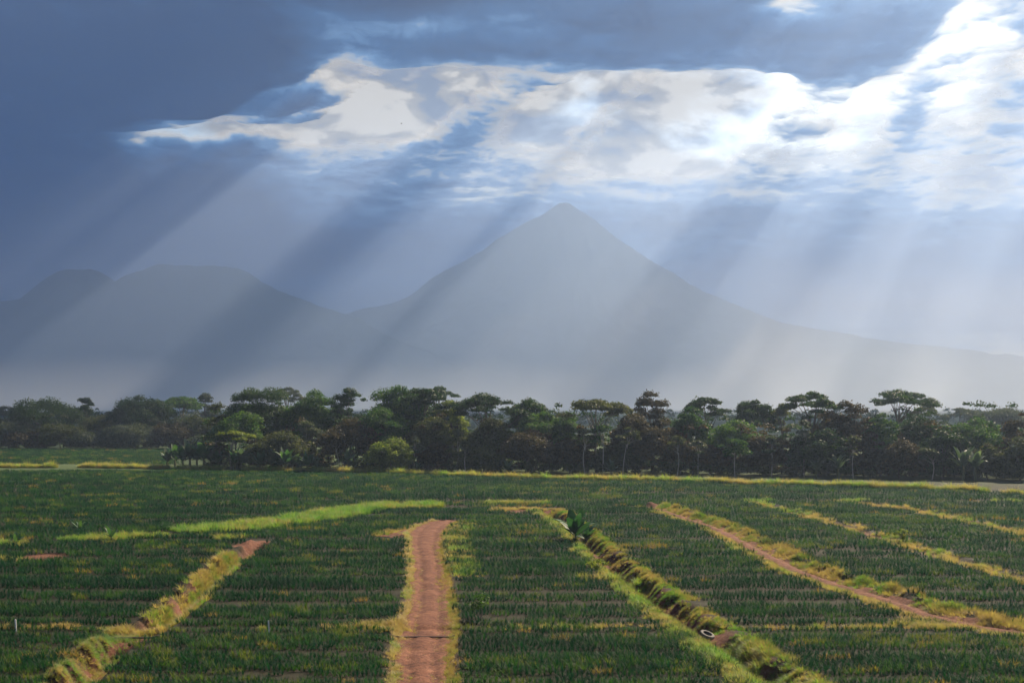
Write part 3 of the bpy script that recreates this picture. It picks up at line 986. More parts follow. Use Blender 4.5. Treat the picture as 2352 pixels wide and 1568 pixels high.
def leaf_cloud(cent, rad, counts, rng, size, flat_bias=0.35, shell=0.55):
    """leaf-sized rhombs spread through clumps; cent (k,3), rad (k,3)"""
    idx = np.repeat(np.arange(len(cent)), counts)
    n = len(idx)
    d = rng.normal(size=(n, 3)); d /= np.linalg.norm(d, axis=1)[:, None]
    d[:, 2] = np.where(d[:, 2] < -0.25, -d[:, 2] * rng.random(n), d[:, 2])
    r = shell + (1.08 - shell) * rng.random(n) ** 0.8
    fluff = rng.random(n) < 0.16
    r = np.where(fluff, r * rng.uniform(1.0, 1.28, n), r)
    P = cent[idx] + d * rad[idx] * r[:, None]
    N = rng.normal(size=(n, 3)) * 0.8 + d * 0.7
    N[:, 2] += flat_bias
    N /= np.linalg.norm(N, axis=1)[:, None]
    A = np.cross(N, rng.normal(size=(n, 3))); A /= np.linalg.norm(A, axis=1)[:, None] + 1e-9
    B = np.cross(N, A)
    s = size * rng.uniform(0.6, 1.35, n)[:, None]
    V = np.stack([P - A * s * 0.55, P - B * s * 0.30, P + A * s * 0.55, P + B * s * 0.30], 1)
    return V.reshape(-1, 3), np.arange(4 * n).reshape(n, 4)


def make_tree(kind, X, Y, height, width, leaf, bark, cb, seed, name, density=1.0, lean=0.0, leaf_size=0.5):
    rng = np.random.default_rng(seed)
    root = bpy.data.objects.new(name, None)
    root.empty_display_size = 1.0
    C.objects.link(root)
    z0 = float(ground_z(np.array([X]), np.array([Y]))[0]) - 0.1
    root.location = (X, Y, z0)
    root.rotation_euler = (0, 0, rng.uniform(0, 6.28))
    R = width / 2
    zc = height * cb                       # crown bottom
    hc = height - zc
    # clumps of foliage
    if kind == 'umbrella':
        k = int(rng.integers(24, 32))
        a = rng.uniform(0, 2 * np.pi, k) + np.arange(k) * 2.4
        rho = np.sqrt((np.arange(k) + 0.5) / k) * 0.86
        cr = R * rng.uniform(0.15, 0.27, k)
        z = height - 0.10 * hc - 0.42 * hc * rho ** 2.0 - rng.uniform(0, 0.14, k) * hc
        cent = np.stack([np.cos(a) * rho * R, np.sin(a) * rho * R, z], -1)
        rad = np.stack([cr, cr, np.maximum(cr * 0.5, 0.4)], -1)
        counts = (135 * density * (cr / (0.22 * R)) ** 2 * np.clip(R / 6, 0.5, 1.5) ** 1.4).astype(int) + 10
        shell = 0.1
    elif kind in ('open', 'thin'):
        k = int(rng.integers(20, 28)) if kind == 'open' else int(rng.integers(8, 12))
        a = rng.uniform(0, 2 * np.pi, k)
        t = rng.random(k)
        prof = np.sin(np.pi * (0.18 + 0.72 * t)) ** 0.7
        rho = rng.uniform(0.25, 0.95, k) * prof * 0.82
        cr = R * rng.uniform(0.20, 0.40, k)
        cent = np.stack([np.cos(a) * rho * R, np.sin(a) * rho * R, zc + hc * (0.1 + 0.8 * t)], -1)
        cent[0] = (0, 0, height - cr[0] * 0.55)
        rad = np.stack([cr, cr, cr * 0.62], -1)
        counts = (110 * density * (cr / (0.26 * R)) ** 2 * np.clip(R / 5, 0.4, 1.6) ** 1.4).astype(int) + 8
        shell = 0.05
    else:                                   # dome, bush
        k = int(rng.integers(26, 36))
        g = np.arange(k) + 0.5
        ct = 1 - 1.35 * g / k               # from the top down to below the waist
        a = g * 2.39996 + rng.uniform(-0.4, 0.4, k)
        st = np.sqrt(np.clip(1 - ct ** 2, 0, 1))
        rr = rng.uniform(0.55, 0.84, k)
        cr = R * rng.uniform(0.20, 0.42, k)
        zr = hc * 0.62
        zmid = zc + hc * 0.40
        cent = np.stack([np.cos(a) * st * rr * R, np.sin(a) * st * rr * R, zmid + ct * zr * rr * 0.98], -1)
        cent[:, 2] = np.minimum(cent[:, 2], height - cr * 0.55)
        cent[0] = (rng.uniform(-.15, .15) * R, rng.uniform(-.15, .15) * R, height - cr[0] * 0.62)
        if kind == 'bush':
            extra = 14
            ea = rng.uniform(0, 6.28, extra); er = rng.uniform(0.55, 0.85, extra)
            ecr = R * rng.uniform(0.22, 0.34, extra)
            cent = np.vstack([cent, np.stack([np.cos(ea) * er * R, np.sin(ea) * er * R, zc + hc * rng.uniform(0.05, 0.4, extra)], -1)])
            cr = np.concatenate([cr, ecr])
        rad = np.stack([cr, cr, cr * 0.68], -1)
        counts = (230 * density * (cr / (0.3 * R)) ** 2 * np.clip(R / 6.5, 0.45, 1.5) ** 1.5).astype(int) + 12
        shell = 0.45
    sk = rng.normal(size=2) * 0.10 * R       # no two crowns sit quite straight
    cent[:, :2] += sk * ((cent[:, 2:3] - zc) / max(hc, 1) - 0.4)
    cent[:, 0] *= rng.uniform(0.85, 1.12); cent[:, 1] *= rng.uniform(0.85, 1.12)
    V, Fq = leaf_cloud(cent, rad, counts, rng, leaf_size, 0.45 if kind == 'umbrella' else 0.3, shell)
    crown = mesh_obj("crown", V, Fq, LEAF[leaf], parent=root)
    # trunk and limbs
    tr = max(0.16, height * 0.017) * (0.62 if kind == 'thin' else 1.0)
    fork = zc + hc * (0.12 if kind == 'umbrella' else 0.3)
    fork = max(fork, height * 0.12)
    wv = rng.normal(size=2) * 0.03 * height
    path = [(-lean * height * (1 - t) + wv[0] * math.sin(t * 3), wv[1] * math.sin(t * 2.5), fork * t - 0.25 * (t == 0)) for t in np.linspace(0, 1, 6)]
    Vt, Ft = tube_arrays(path, [tr * 1.45] + list(np.linspace(tr * 1.08, tr * 0.72, 5)), 8)
    Vs, Fs = [Vt], [Ft]
    base = len(Vt)
    top = np.array(path[-1])
    order = np.argsort(-cr)[: (12 if kind in ('umbrella', 'open', 'thin') else 8)]
    for i in order:
        e = cent[i].copy(); e[2] -= rad[i][2] * 0.2
        st_ = top - np.array([0, 0, rng.uniform(0, 0.25) * fork])
        st_[:2] = np.array(path[4])[:2] * 0.5 + top[:2] * 0.5 if False else top[:2]
        m1 = st_ + (e - st_) * 0.45 + np.array([0, 0, 0.10 * hc]) + rng.normal(size=3) * 0.03 * width
        ts = np.linspace(0, 1, 5)[:, None]
        cv = (1 - ts) ** 2 * st_ + 2 * ts * (1 - ts) * m1 + ts ** 2 * e
        Vb, Fb = tube_arrays(cv, np.linspace(tr * 0.5, tr * 0.13, 5), 5, base)
        Vs.append(Vb); Fs.append(Fb); base += len(Vb)
    mesh_obj("trunk", np.vstack(Vs), np.vstack(Fs), BARK[bark], parent=root, smooth=True)
    return root


def front(u):
    return np.interp(u, [350, 560, 750, 1000, 1350, 1700, 2352], [331, 311, 302, 296, 287, 279, 266])


TREES = [
    # kind, u, v of the top, width px, metres behind the forest edge (or distance if > 400), leaf, bark, crown bottom, label
    ("dome", 105, 912, 150, 447, "dark", "dark", .22, "broad dark dome tree next to the small round-headed tree at the hazy far edge"),
    ("open", 198, 913, 52, 455, "dark", "dark", .55, "small round-headed tree on a thin trunk standing alone in the hazy skyline"),
    ("bush", 22, 958, 120, 436, "grey", "dark", .05, "grey-green bushy tree cut by the picture's edge, below the broad dark dome"),
    ("bush", 140, 974, 110, 432, "olive", "dark", .05, "olive bushy tree in front of the broad dark dome tree"),
    ("dome", 236, 952, 92, 444, "olive", "dark", .15, "low olive tree right below the small round-headed tree"),
    ("dome", 330, 907, 122, 446, "dark", "dark", .2, "tall dark tree with stepped crown in the hazy stand"),
    ("bush", 300, 972, 118, 432, "grey", "dark", .05, "grey-green bushy tree below the tall stepped dark tree"),
    ("umbrella", 420, 908, 112, 490, "green", "dark", .5, "hazy flat-topped green tree beside the tall stepped dark tree"),
    ("open", 474, 902, 62, 540, "grey", "dark", .3, "pale hazy thin-leaved tree peeping over the flat-topped green tree"),
    ("bush", 398, 972, 112, 436, "brown", "dark", .05, "brownish bushy tree beneath the hazy flat-topped tree"),
    ("dome", 462, 955, 92, 440, "olive", "dark", .1, "olive tree at the hazy corner where the near forest begins"),
    ("umbrella", 8, 932, 112, 640, "grey", "dark", .4, "faint blue flat-topped tree far off at the picture's edge"),
    ("dome", 268, 938, 52, 640, "grey", "dark", .2, "faint blue far tree in the dip beside the stepped dark tree"),
    ("dome", 592, 891, 152, 18, "dark", "dark", .12, "big very dark dense dome tree rising over the banana thicket"),
    ("open", 500, 925, 72, 10, "olive", "dark", .1, "loose olive tree leaning on the very dark dome tree"),
    ("dome", 545, 946, 112, 5, "green", "dark", .3, "layered mid-green tree under the very dark dome tree"),
    ("umbrella", 660, 886, 78, 500, "grey", "dark", .5, "hazy flat-topped tree peeping behind the very dark dome tree"),
    ("dome", 716, 895, 136, 22, "green", "dark", .2, "fresh green dome tree beside the very dark dome tree"),
    ("open", 802, 891, 94, 24, "dark", "dark", .25, "dark irregular tree between the fresh green dome and the tall layered tree"),
    ("umbrella", 532, 986, 104, -2, "yellow", "pale", .55, "low yellow-green flat tree over the banana thicket"),
    ("bush", 645, 992, 132, 0, "olive", "dark", .08, "rounded olive bush tree below the fresh green dome"),
    ("open", 706, 966, 92, 7, "grey", "pale", .2, "pale grey-green tree between the olive bush and the russet tree"),
    ("dome", 812, 962, 136, 4, "brown", "dark", .08, "russet-brown dome tree beside the bright yellow-green bush"),
    ("dome", 930, 886, 150, 22, "green", "dark", .25, "tall layered green tree, highest of the skyline above the bright bush"),
    ("open", 975, 892, 110, 18, "dark", "dark", .5, "dark leafy crown merging with the tall layered green tree"),
    ("dome", 884, 938, 118, 8, "green", "dark", .25, "lower green tree in front of the tall layered tree"),
    ("umbrella", 1003, 884, 94, 440, "dark", "dark", .55, "hazy flat-topped tree behind the tall layered green tree"),
    ("dome", 1032, 918, 82, 20, "yellow", "dark", .2, "yellowish tree between the tall layered tree and the limb-showing umbrella tree"),
    ("bush", 897, 1006, 104, -6, "yellow", "pale", .03, "bright yellow-green round bush at the forest edge"),
    ("umbrella", 1120, 897, 165, 12, "dark", "dark", .42, "wide dark umbrella tree whose limbs show against the sky"),
    ("dome", 1216, 913, 98, 18, "dark", "dark", .45, "smaller dark dome tree joined to the wide umbrella tree"),
    ("dome", 1245, 944, 116, 12, "green", "dark", .2, "green tree at the dip in the skyline beside the smaller dark dome"),
    ("dome", 1130, 962, 122, 8, "olive", "dark", .1, "olive tree filling the space beneath the wide umbrella tree"),
    ("open", 1050, 984, 66, 2, "olive", "pale", .15, "narrow olive column tree at the forest edge"),
    ("dome", 988, 958, 112, 8, "olive", "dark", .1, "dull olive tree beneath the tall layered green tree"),
    ("dome", 1212, 984, 112, 4, "brown", "dark", .08, "low brownish tree under the smaller dark dome"),
    ("umbrella", 1370, 907, 166, 8, "olive", "pale", .5, "broad layered tree with pale straight trunk and dark olive tiers"),
    ("dome", 1304, 944, 84, 14, "green", "dark", .2, "small green tree between the skyline dip and the tiered tree"),
    ("open", 1500, 897, 104, 16, "brown", "dark", .3, "tall brown thin-leaved tree beside the tiered olive tree"),
    ("umbrella", 1622, 901, 108, 26, "dark", "dark", .45, "dark flat-crowned tree following the tall brown tree"),
    ("dome", 1590, 934, 88, 10, "green", "dark", .2, "green dome tree in front of the dark flat-crowned tree"),
    ("dome", 1462, 950, 124, 6, "brown", "dark", .1, "broad brown tree below the tall brown thin-leaved tree"),
    ("dome", 1536, 982, 116, 3, "brown", "dark", .05, "low dark brown tree at the forest edge below the green dome"),
    ("dome", 1736, 917, 94, 40, "dark", "dark", .5, "small dark tree in the low part of the skyline"),
    ("dome", 1690, 964, 124, 8, "green", "dark", .15, "green tree standing over the twin pale trunks"),
    ("open", 1796, 925, 66, 36, "olive", "dark", .3, "loose olive tree touching the tall dark umbrella tree"),
    ("umbrella", 1868, 894, 138, 14, "dark", "dark", .5, "tall dark umbrella tree with hanging creepers"),
    ("dome", 1945, 920, 124, 10, "brown", "dark", .12, "dark brown dome tree beside the tall umbrella with creepers"),
    ("bush", 1882, 984, 144, 2, "dark", "dark", .03, "dark round bushy tree below the tall umbrella with creepers"),
    ("umbrella", 2066, 891, 152, 60, "dark", "dark", .55, "very wide flat umbrella tree standing clear above the forest"),
    ("umbrella", 2126, 926, 58, 430, "grey", "dark", .5, "little hazy umbrella tree under the very wide umbrella tree"),
    ("dome", 2022, 948, 80, 6, "green", "dark", .15, "small rounded green tree below the very wide umbrella tree"),
    ("dome", 2116, 952, 142, 12, "dark", "dark", .12, "dark green dome tree in front of the little hazy umbrella tree"),
    ("dome", 2226, 958, 142, 10, "green", "dark", .12, "broad green dome tree behind the spiky palm clump"),
    ("bush", 2066, 1010, 108, -2, "brown", "dark", .03, "low brown bush at the forest edge below the small green tree"),
    ("bush", 2164, 984, 114, 2, "dark", "dark", .03, "dark bush beside the spiky palm clump"),
    ("umbrella", 2206, 933, 74, 480, "grey", "dark", .45, "faint hazy flat tree beyond the broad green dome"),
    ("dome", 2290, 939, 118, 500, "grey", "dark", .4, "faint hazy wide tree near the picture's far edge"),
    ("dome", 2348, 944, 78, 5, "brown", "dark", .1, "tall brown tree cut off by the picture's edge"),
    ("bush", 2342, 1000, 96, -4, "olive", "dark", .03, "olive bush cut off by the picture's edge"),
    ("bush", 1766, 1000, 116, 3, "brown", "dark", .03, "brown bush between the twin pale trunks and the dark round bush"),
    ("bush", 1310, 1005, 110, 4, "brown", "dark", .03, "low brown bush below the small green tree"),
    ("bush", 1420, 1015, 100, 4, "olive", "dark", .03, "low olive bush behind the thin pale trunks"),
    ("bush", 1630, 1020, 90, 3, "brown", "dark", .03, "low brown bush behind the grey feathery sapling"),
    ("bush", 1985, 990, 100, 4, "brown", "dark", .03, "brown bushy tree between the dark round bush and the low brown bush"),
    ("bush", 2270, 1015, 100, 0, "olive", "dark", .03, "olive bush just past the spiky palm clump"),
    ("bush", 1000, 1015, 90, 2, "brown", "dark", .03, "brownish bush between the bright bush and the olive column tree"),
    ("bush", 1110, 1020, 100, 2, "olive", "dark", .03, "low olive bush beside the olive column tree"),
    ("bush", 60, 990, 100, 430, "brown", "dark", .03, "brownish bush at the far edge below the broad dark dome"),
    ("bush", 215, 992, 100, 431, "grey", "dark", .03, "grey bush at the far field edge below the round-headed tree"),
    ("bush", 470, 1000, 80, 428, "grey", "dark", .03, "grey bush at the far field edge where the near forest begins"),
    # slender pale trunks along the edge
    ("thin", 1345, 984, 62, -4, "olive", "pale", .55, "slender pale-trunked tree below the tiered olive tree"),
    ("thin", 1384, 975, 72, -2, "green", "pale", .6, "slender tree with forked pale trunk below the tiered olive tree"),
    ("thin", 1442, 980, 62, -4, "olive", "pale", .6, "slender leaning pale trunk beside the forked one"),
    ("thin", 1688, 1008, 86, -5, "green", "pale", .55, "young tree with twin pale trunks and light crown"),
    ("thin", 1604, 1010, 66, -2, "grey", "pale", .5, "grey feathery sapling at the forest edge"),
    ("thin", 1772, 1002, 56, -2, "grey", "pale", .55, "thin pale sapling in front of the brown bush"),
    ("thin", 772, 1000, 58, -4, "brown", "pale", .45, "leaning bare-looking pale tree in front of the russet tree"),
    ("thin", 2140, 1030, 72, -5, "grey", "pale", .5, "small light-crowned tree with thin trunk before the dark bush"),
    ("thin", 1846, 965, 56, -1, "grey", "pale", .5, "pale bare-branched tree against the dark round bushy tree"),
    ("thin", 952, 1002, 50, -3, "grey", "pale", .45, "thin grey sapling beside the bright yellow-green bush"),
    ("thin", 1070, 1012, 50, -4, "olive", "pale", .5, "thin pale-trunked sapling beside the olive column tree"),
    ("thin", 1555, 1000, 52, -3, "olive", "pale", .55, "thin olive sapling before the low dark brown tree"),
    ("thin", 1960, 1000, 50, -4, "olive", "pale", .5, "thin olive sapling next to the small fan palm"),
]


def build_trees():
    for i, (kind, u, v, w, off, leaf, bark, cb, lab) in enumerate(TREES):
        D = (off + 28 if off < 480 and u < 500 else off) if off > 400 else front(u) + off
        h = CAM_H - (v - HZ) * D / F
        X = (u - 1176) * D / F
        W = w * D / F * (1.15 if kind in ('dome', 'umbrella') else 1.1)
        name = {"dome": "broadleaf_tree", "umbrella": "umbrella_tree", "open": "broadleaf_tree", "bush": "bushy_tree", "thin": "slender_tree"}[kind]
        big = 2.3 if D < 400 else 1.6
        o = make_tree(kind, X, D, h, W, leaf, bark, cb, 100 + i, name, density=big, lean=(0.12 if "leaning" in lab else 0.0), leaf_size=0.44 if D < 400 else 0.58)
        tag(o, lab, "tree", "trees of the forest edge")


build_trees()


def build_undergrowth():
    rng = np.random.default_rng(77)
    def wall(n, u0, u1, back0, back1, h0, h1, D=None):
        u = rng.uniform(u0, u1, n)
        d = (front(u) if D is None else np.full(n, float(D))) + rng.uniform(back0, back1, n)
        x = (u - 1176) * d / F
        t = rng.random(n)
        r = rng.uniform(0.9, 2.1, n)
        hh = rng.uniform(h0, h1, n) * t
        return np.stack([x, d, hh + r * 0.3], -1), np.stack([r, r, r * 0.75], -1)
    for args, leaf, lab in (((560, 470, 2500, 3, 18, 3, 12.5), "brown", "dark brownish undergrowth massed along the forest edge"),
                            ((800, 470, 2500, 10, 60, 7, 17.5), "dark", "dark green thicket filling the forest behind the edge"),
                            ((300, -60, 490, 2, 30, 3, 13, 458), "grey", "hazy grey-green thicket along the far field edge"),
                            ((420, 480, 2500, 4, 34, 0.3, 4.5), "dark", "shadowed low growth between the forest trunks"),
                            ((200, 480, 2500, -3, 3, 0.5, 2.6), "olive", "low scrub at the foot of the forest edge")):
        c, r = wall(*args)
        V, Fq = leaf_cloud(c, r, np.full(len(c), 80), rng, 0.55, 0.2, 0.2)
        o = mesh_obj("undergrowth", V, Fq, LEAF[leaf])
        tag(o, lab, None, None, "stuff")
    # the wooded plain further off
    n = 700
    u = rng.uniform(-150, 2500, n)
    d = rng.uniform(640, 1900, n)
    x = (u - 1176) * d / F
    r = rng.uniform(2.5, 5.5, n)
    c = np.stack([x, d, rng.uniform(1, 13, n) * (0.6 + 0.5 * fbm(x / 90, d / 90, 2, 4))], -1)
    V, Fq = leaf_cloud(c, np.stack([r, r, r * 0.7], -1), np.full(n, 70), rng, 1.5, 0.2, 0.2)
    tag(mesh_obj("forest", V, Fq, LEAF["dark"]), "far-off hazy woodland beyond the forest edge", None, None, "stuff")


build_undergrowth()


# ------------------------------------------------------------------ banana plants and palms
MAT_BANANA = leaf_material("banana_leaf", [(0.2, (0.012, 0.045, 0.020)), (0.5, (0.028, 0.085, 0.034)), (0.8, (0.08, 0.15, 0.05))], 0.3, None, 0.55, 0.15)
MAT_BANANA_PALE = leaf_material("pale_palm_leaf", [(0.2, (0.035, 0.065, 0.04)), (0.5, (0.07, 0.11, 0.065)), (0.8, (0.18, 0.22, 0.15))], 0.3, None, 0.55, 0.15)
MAT_STEM = bark_material("banana_stem", (0.06, 0.075, 0.025), (0.15, 0.15, 0.06))


def banana_leaf_mesh(length, width, droop, rng):
    n = 9
    V, Fc = [], []
    x = z = 0.0
    ang = 0.12
    for k in range(n + 1):
        t = k / n
        w = width * (math.sin(math.pi * min(1, 0.10 + 0.90 * t)) ** 0.75) * (0.16 if t < 0.16 else 1.0) * 0.5
        jag = w * (1 + 0.12 * rng.uniform(-1, 1))
        V += [(x, -jag, z + 0.10 * jag), (x, 0, z - 0.18 * w), (x, w * (1 + 0.12 * rng.uniform(-1, 1)), z + 0.10 * w)]
        x += math.sin(ang) * length / n
        z += math.cos(ang) * length / n
        ang += droop / n * (0.4 + 1.2 * t)
    for k in range(n):
        b = 3 * k
        Fc += [(b, b + 1, b + 4, b + 3), (b + 1, b + 2, b + 5, b + 4)]
    me = bpy.data.meshes.new("leaf")
    me.from_pydata(V, [], Fc)
    me.polygons.foreach_set("use_smooth", np.ones(len(Fc), dtype=bool))
    return me


rb = random.Random(9)
BAN_LEAVES = {}
for key, mt in (("green", MAT_BANANA), ("pale", MAT_BANANA_PALE)):
    BAN_LEAVES[key] = []
    for dr in (0.5, 0.9, 1.4, 1.9):
        me = banana_leaf_mesh(1.0, 0.31, dr, rb)
        me.materials.append(mt)
        BAN_LEAVES[key].append(me)


def banana(X, Y, height, label, group, leaf="green", n=11, stem=0.35, spread=0.75, seed=1, name="banana_plant", cat="plant"):
    rng = random.Random(seed)
    root = bpy.data.objects.new(name, None)
    C.objects.link(root)
    z0 = float(ground_z(np.array([X]), np.array([Y]))[0]) - 0.06
    root.location = (X, Y, z0)
    hs = height * stem
    V, Fq = tube_arrays([(0, 0, -0.1), (0.02, 0, hs * 0.5), (0, 0.02, hs), (0, 0, hs * 1.25)], [height * 0.045, height * 0.04, height * 0.03, height * 0.01], 8)
    mesh_obj("stem", V, Fq, MAT_STEM, parent=root, smooth=True)
    for i in range(n):
        o = bpy.data.objects.new("leaf", rng.choice(BAN_LEAVES[leaf][: 3 if i < n * 0.6 else 4]))
        C.objects.link(o)
        o.parent = root
        t = i / max(1, n - 1)
        ln = (height - hs) * rng.uniform(0.85, 1.12)
        o.location = (0, 0, hs * (1.15 - 0.35 * t))
        o.rotation_euler = (rng.uniform(-.15, .15), (0.05 + spread * t) * rng.uniform(0.7, 1.2), i * 2.4 + rng.uniform(-.3, .3))
        o.scale = (ln, ln * rng.uniform(0.8, 1.1), ln)
    tag(root, label, cat, group)
    return root


def gpt(u, v):
    return G(u, v)


x, y = gpt(1322, 1246); banana(x, y, 3.9, "glossy dark banana plant standing at the head of the tyre ditch", "banana plants", n=15, stem=0.15, spread=0.8, seed=3)
x, y = gpt(1346, 1228); banana(x, y, 2.6, "smaller banana sucker tucked behind the glossy ditch-side plant", "banana plants", n=12, stem=0.12, spread=1.0, seed=4)
x, y = gpt(256, 1242); banana(x, y, 2.0, "young upright banana plant in the short bright grass strip", "banana plants", n=8, stem=0.15, spread=0.7, seed=5)
x, y = gpt(36, 1252); banana(x, y, 1.6, "small spreading banana plant at the field margin near the earth patch", "banana plants", n=8, stem=0.12, spread=1.1, seed=6)
x, y = gpt(182, 1218); banana(x, y, 1.6, "tiny banana plant alone in the crop above the short grass strip", "banana plants", n=7, stem=0.12, spread=1.0, seed=7)

THICKET = [(384, 1030), (402, 1018), (420, 1022), (436, 1008), (452, 1014), (468, 1004), (484, 1020), (500, 1030), (540, 1022), (556, 1016), (572, 1024), (598, 1030), (620, 1026), (640, 1036), (656, 1024), (672, 1034), (690, 1042), (706, 1036), (726, 1048)]
ORD = ["first", "second", "third", "fourth", "fifth", "sixth", "seventh", "eighth", "ninth", "tenth", "eleventh"]
for i, (u, v) in enumerate(THICKET):
    D = front(u) - 7 + 2.5 * math.sin(i * 2.1)
    h = CAM_H - (v - HZ) * D / F
    if u < 510:
        lab, grp = "tall banana plant of the corner thicket, %s counted from the far field" % ORD[i], "banana thicket"
    else:
        lab, grp = "banana plant in the row towards the russet tree, %s from the corner thicket" % ORD[i - 8], "banana row before the russet tree"
    banana((u - 1176) * D / F, D, h * 1.02, lab, grp, leaf="green" if i % 3 else "pale", n=14, stem=0.30, spread=0.85, seed=20 + i)
PALMS = [(800, 1030, "pale feathery banana plant in front of the russet tree", 1.0), (812, 1044, "second smaller pale banana plant before the russet tree", 1.0), (1925, 1036, "small fan palm below the dark brown dome tree", 0.7),
         (2212, 1020, "spiky palm of the tall clump, nearer the dark bush", 0.45), (2240, 1026, "spiky palm of the tall clump, nearer the olive bush", 0.5), (1166, 1052, "low pale banana plant under the olive trees", 1.0),
         (1874, 1046, "little palm with pale trunk below the dark round bush", 0.9), (1405, 1050, "low banana plant between the slender pale trunks", 1.0), (960, 1056, "low banana plant beside the thin grey sapling", 1.0)]
for i, (u, v, lab, sp) in enumerate(PALMS):
    D = front(u) - 6
    h = CAM_H - (v - HZ) * D / F
    banana((u - 1176) * D / F, D, h, lab, "palms and bananas along the forest edge", leaf="pale", n=13, stem=0.4 if "palm" in lab else 0.3, spread=sp, seed=60 + i, name="palm" if "palm" in lab else "banana_plant")


# small leafy shrubs in the crop
def shrub(u, v, w, h, leaf, label):
    X, Y = G(u, v)
    rng = np.random.default_rng(int(u))
    root = bpy.data.objects.new("shrub", None)
    C.objects.link(root)
    root.location = (X, Y, float(ground_z(np.array([X]), np.array([Y]))[0]))
    k = 9
    c = np.stack([rng.normal(0, w * 0.26, k), rng.normal(0, w * 0.26, k), rng.uniform(0.35, 0.95, k) * h], -1)
    r = np.full((k, 3), w * 0.22)
    V, Fq = leaf_cloud(c, r, np.full(k, 60), rng, 0.16, 0.4, 0.1)
    mesh_obj("crown", V, Fq, LEAF[leaf], parent=root)
    Vs, Fs, b = [], [], 0
    for i in range(5):
        Vb, Fb = tube_arrays([(0, 0, -0.1), c[i] * 0.5 + np.array([0, 0, 0.1]), c[i]], [0.03, 0.02, 0.008], 5, b)
        Vs.append(Vb); Fs.append(Fb); b += len(Vb)
    mesh_obj("stem", np.vstack(Vs), np.vstack(Fs), BARK["dark"], parent=root)
    tag(root, label, "shrub", "shrubs in the crop")


shrub(1105, 1424, 1.9, 2.0, "green", "dark leafy weed shrub rising from the crop near the grass lane")
shrub(1368, 1322, 1.7, 1.3, "yellow", "pale green weed shrub in the crop beside the tyre ditch")
shrub(2062, 1250, 1.6, 1.5, "yellow", "small green shrub on the grassy path beyond the slanting track")
shrub(340, 1070, 9.0, 4.0, "olive", "loose olive shrub beside the banana thicket at the far field")

# ------------------------------------------------------------------ small things
def plain_mat(name, col, rough=0.8):
    m, nt, out = new_mat(name)
    geo = nd(nt, "ShaderNodeNewGeometry")
    n = nd(nt, "ShaderNodeTexNoise", i_Scale=5.0, i_Detail=5.0, i_Roughness=0.7)
    nt.links.new(geo.outputs["Position"], n.inputs["Vector"])
    r = ramp(nt, [(0.3, tuple(c * 0.55 for c in col)), (0.65, col)])
    nt.links.new(n.outputs[0], r.inputs[0])
    b = nd(nt, "ShaderNodeBsdfPrincipled")
    b.inputs["Roughness"].default_value = rough
    nt.links.new(r.outputs[0], b.inputs["Base Color"])
    nt.links.new(b.outputs[0], out.inputs[0])
    return m


def build_tyre():
    X, Y = G(1624, 1456)
    prof = [(0.36, -0.10), (0.40, -0.15), (0.52, -0.16), (0.60, -0.13), (0.63, -0.05), (0.63, 0.05), (0.60, 0.13), (0.52, 0.16), (0.40, 0.15), (0.36, 0.10), (0.38, 0.06), (0.44, 0.10), (0.53, 0.12), (0.58, 0.06), (0.58, -0.06), (0.53, -0.12), (0.44, -0.10), (0.38, -0.06)]
    S = 48
    V = []
    for i in range(S):
        a = 2 * math.pi * i / S
        lug = 0.018 if i % 2 else -0.012
        for r, z in prof:
            rr = r + (lug if r > 0.6 else 0)
            V.append((math.cos(a) * rr, math.sin(a) * rr, z))
    n = len(prof)
    Fc = [(i * n + j, ((i + 1) % S) * n + j, ((i + 1) % S) * n + (j + 1) % n, i * n + (j + 1) % n) for i in range(S) for j in range(n)]
    o = mesh_obj("old_tyre", V, Fc, plain_mat("weathered_rubber", (0.13, 0.12, 0.11), 0.85))
    z = float(ground_z(np.array([X]), np.array([Y]))[0])
    o.location = (X, Y, z + 0.22)
    o.rotation_euler = (RAD(20), RAD(12), RAD(20))
    o.scale = (0.8, 0.8, 0.8)
    tag(o, "old weathered tyre lying in the ditch bank", "tyre")


build_tyre()


def build_post(u, v, h, label):
    X, Y = G(u, v)
    z = float(ground_z(np.array([X]), np.array([Y]))[0])
    w = 0.045
    V = [(sx * w * k, sy * w * k, zz) for zz, k in ((-0.2, 1), (h - 0.05, 1), (h, 0.7)) for sx, sy in ((-1, -1), (1, -1), (1, 1), (-1, 1))]
    Fc = [(a + 4 * l, (a + 1) % 4 + 4 * l, (a + 1) % 4 + 4 * (l + 1), a + 4 * (l + 1)) for l in range(2) for a in range(4)] + [(8, 9, 10, 11)]
    o = mesh_obj("marker_post", V, Fc, plain_mat("white_paint", (0.8, 0.8, 0.78), 0.6))
    o.location = (X, Y, z)
    o.rotation_euler = (RAD(2), RAD(-3), RAD(12))
    tag(o, label, "post", "white marker posts in the crop")


build_post(618, 1452, 0.86, "white marker post between the soil bridge and the central track")
build_post(37, 1452, 0.86, "white marker post at the grass lane near the picture's corner")


def build_tube(u0, u1, v, label, r=0.13, col=(0.16, 0.11, 0.09)):  # thin dark brown tube following a line on the ground
    x0, y0 = G(u0, v); x1, y1 = G(u1, v)
    xs = np.linspace(x0, x1, 14)
    ys = np.full(14, y0) + 0.10 * np.sin(np.linspace(0, 3, 14))
    zs = ground_z(xs, ys) + 0.13
    V, Fq = tube_arrays(np.stack([xs, ys, zs], -1), np.full(14, r), 10)
    Vi, Fi = tube_arrays(np.stack([xs, ys, zs], -1), np.full(14, r * 0.8), 10, len(V))
    tag(mesh_obj("tube", np.vstack([V, Vi]), np.vstack([Fq, Fi[:, ::-1]]), plain_mat("brown_tube", col), smooth=True), label, "tube")


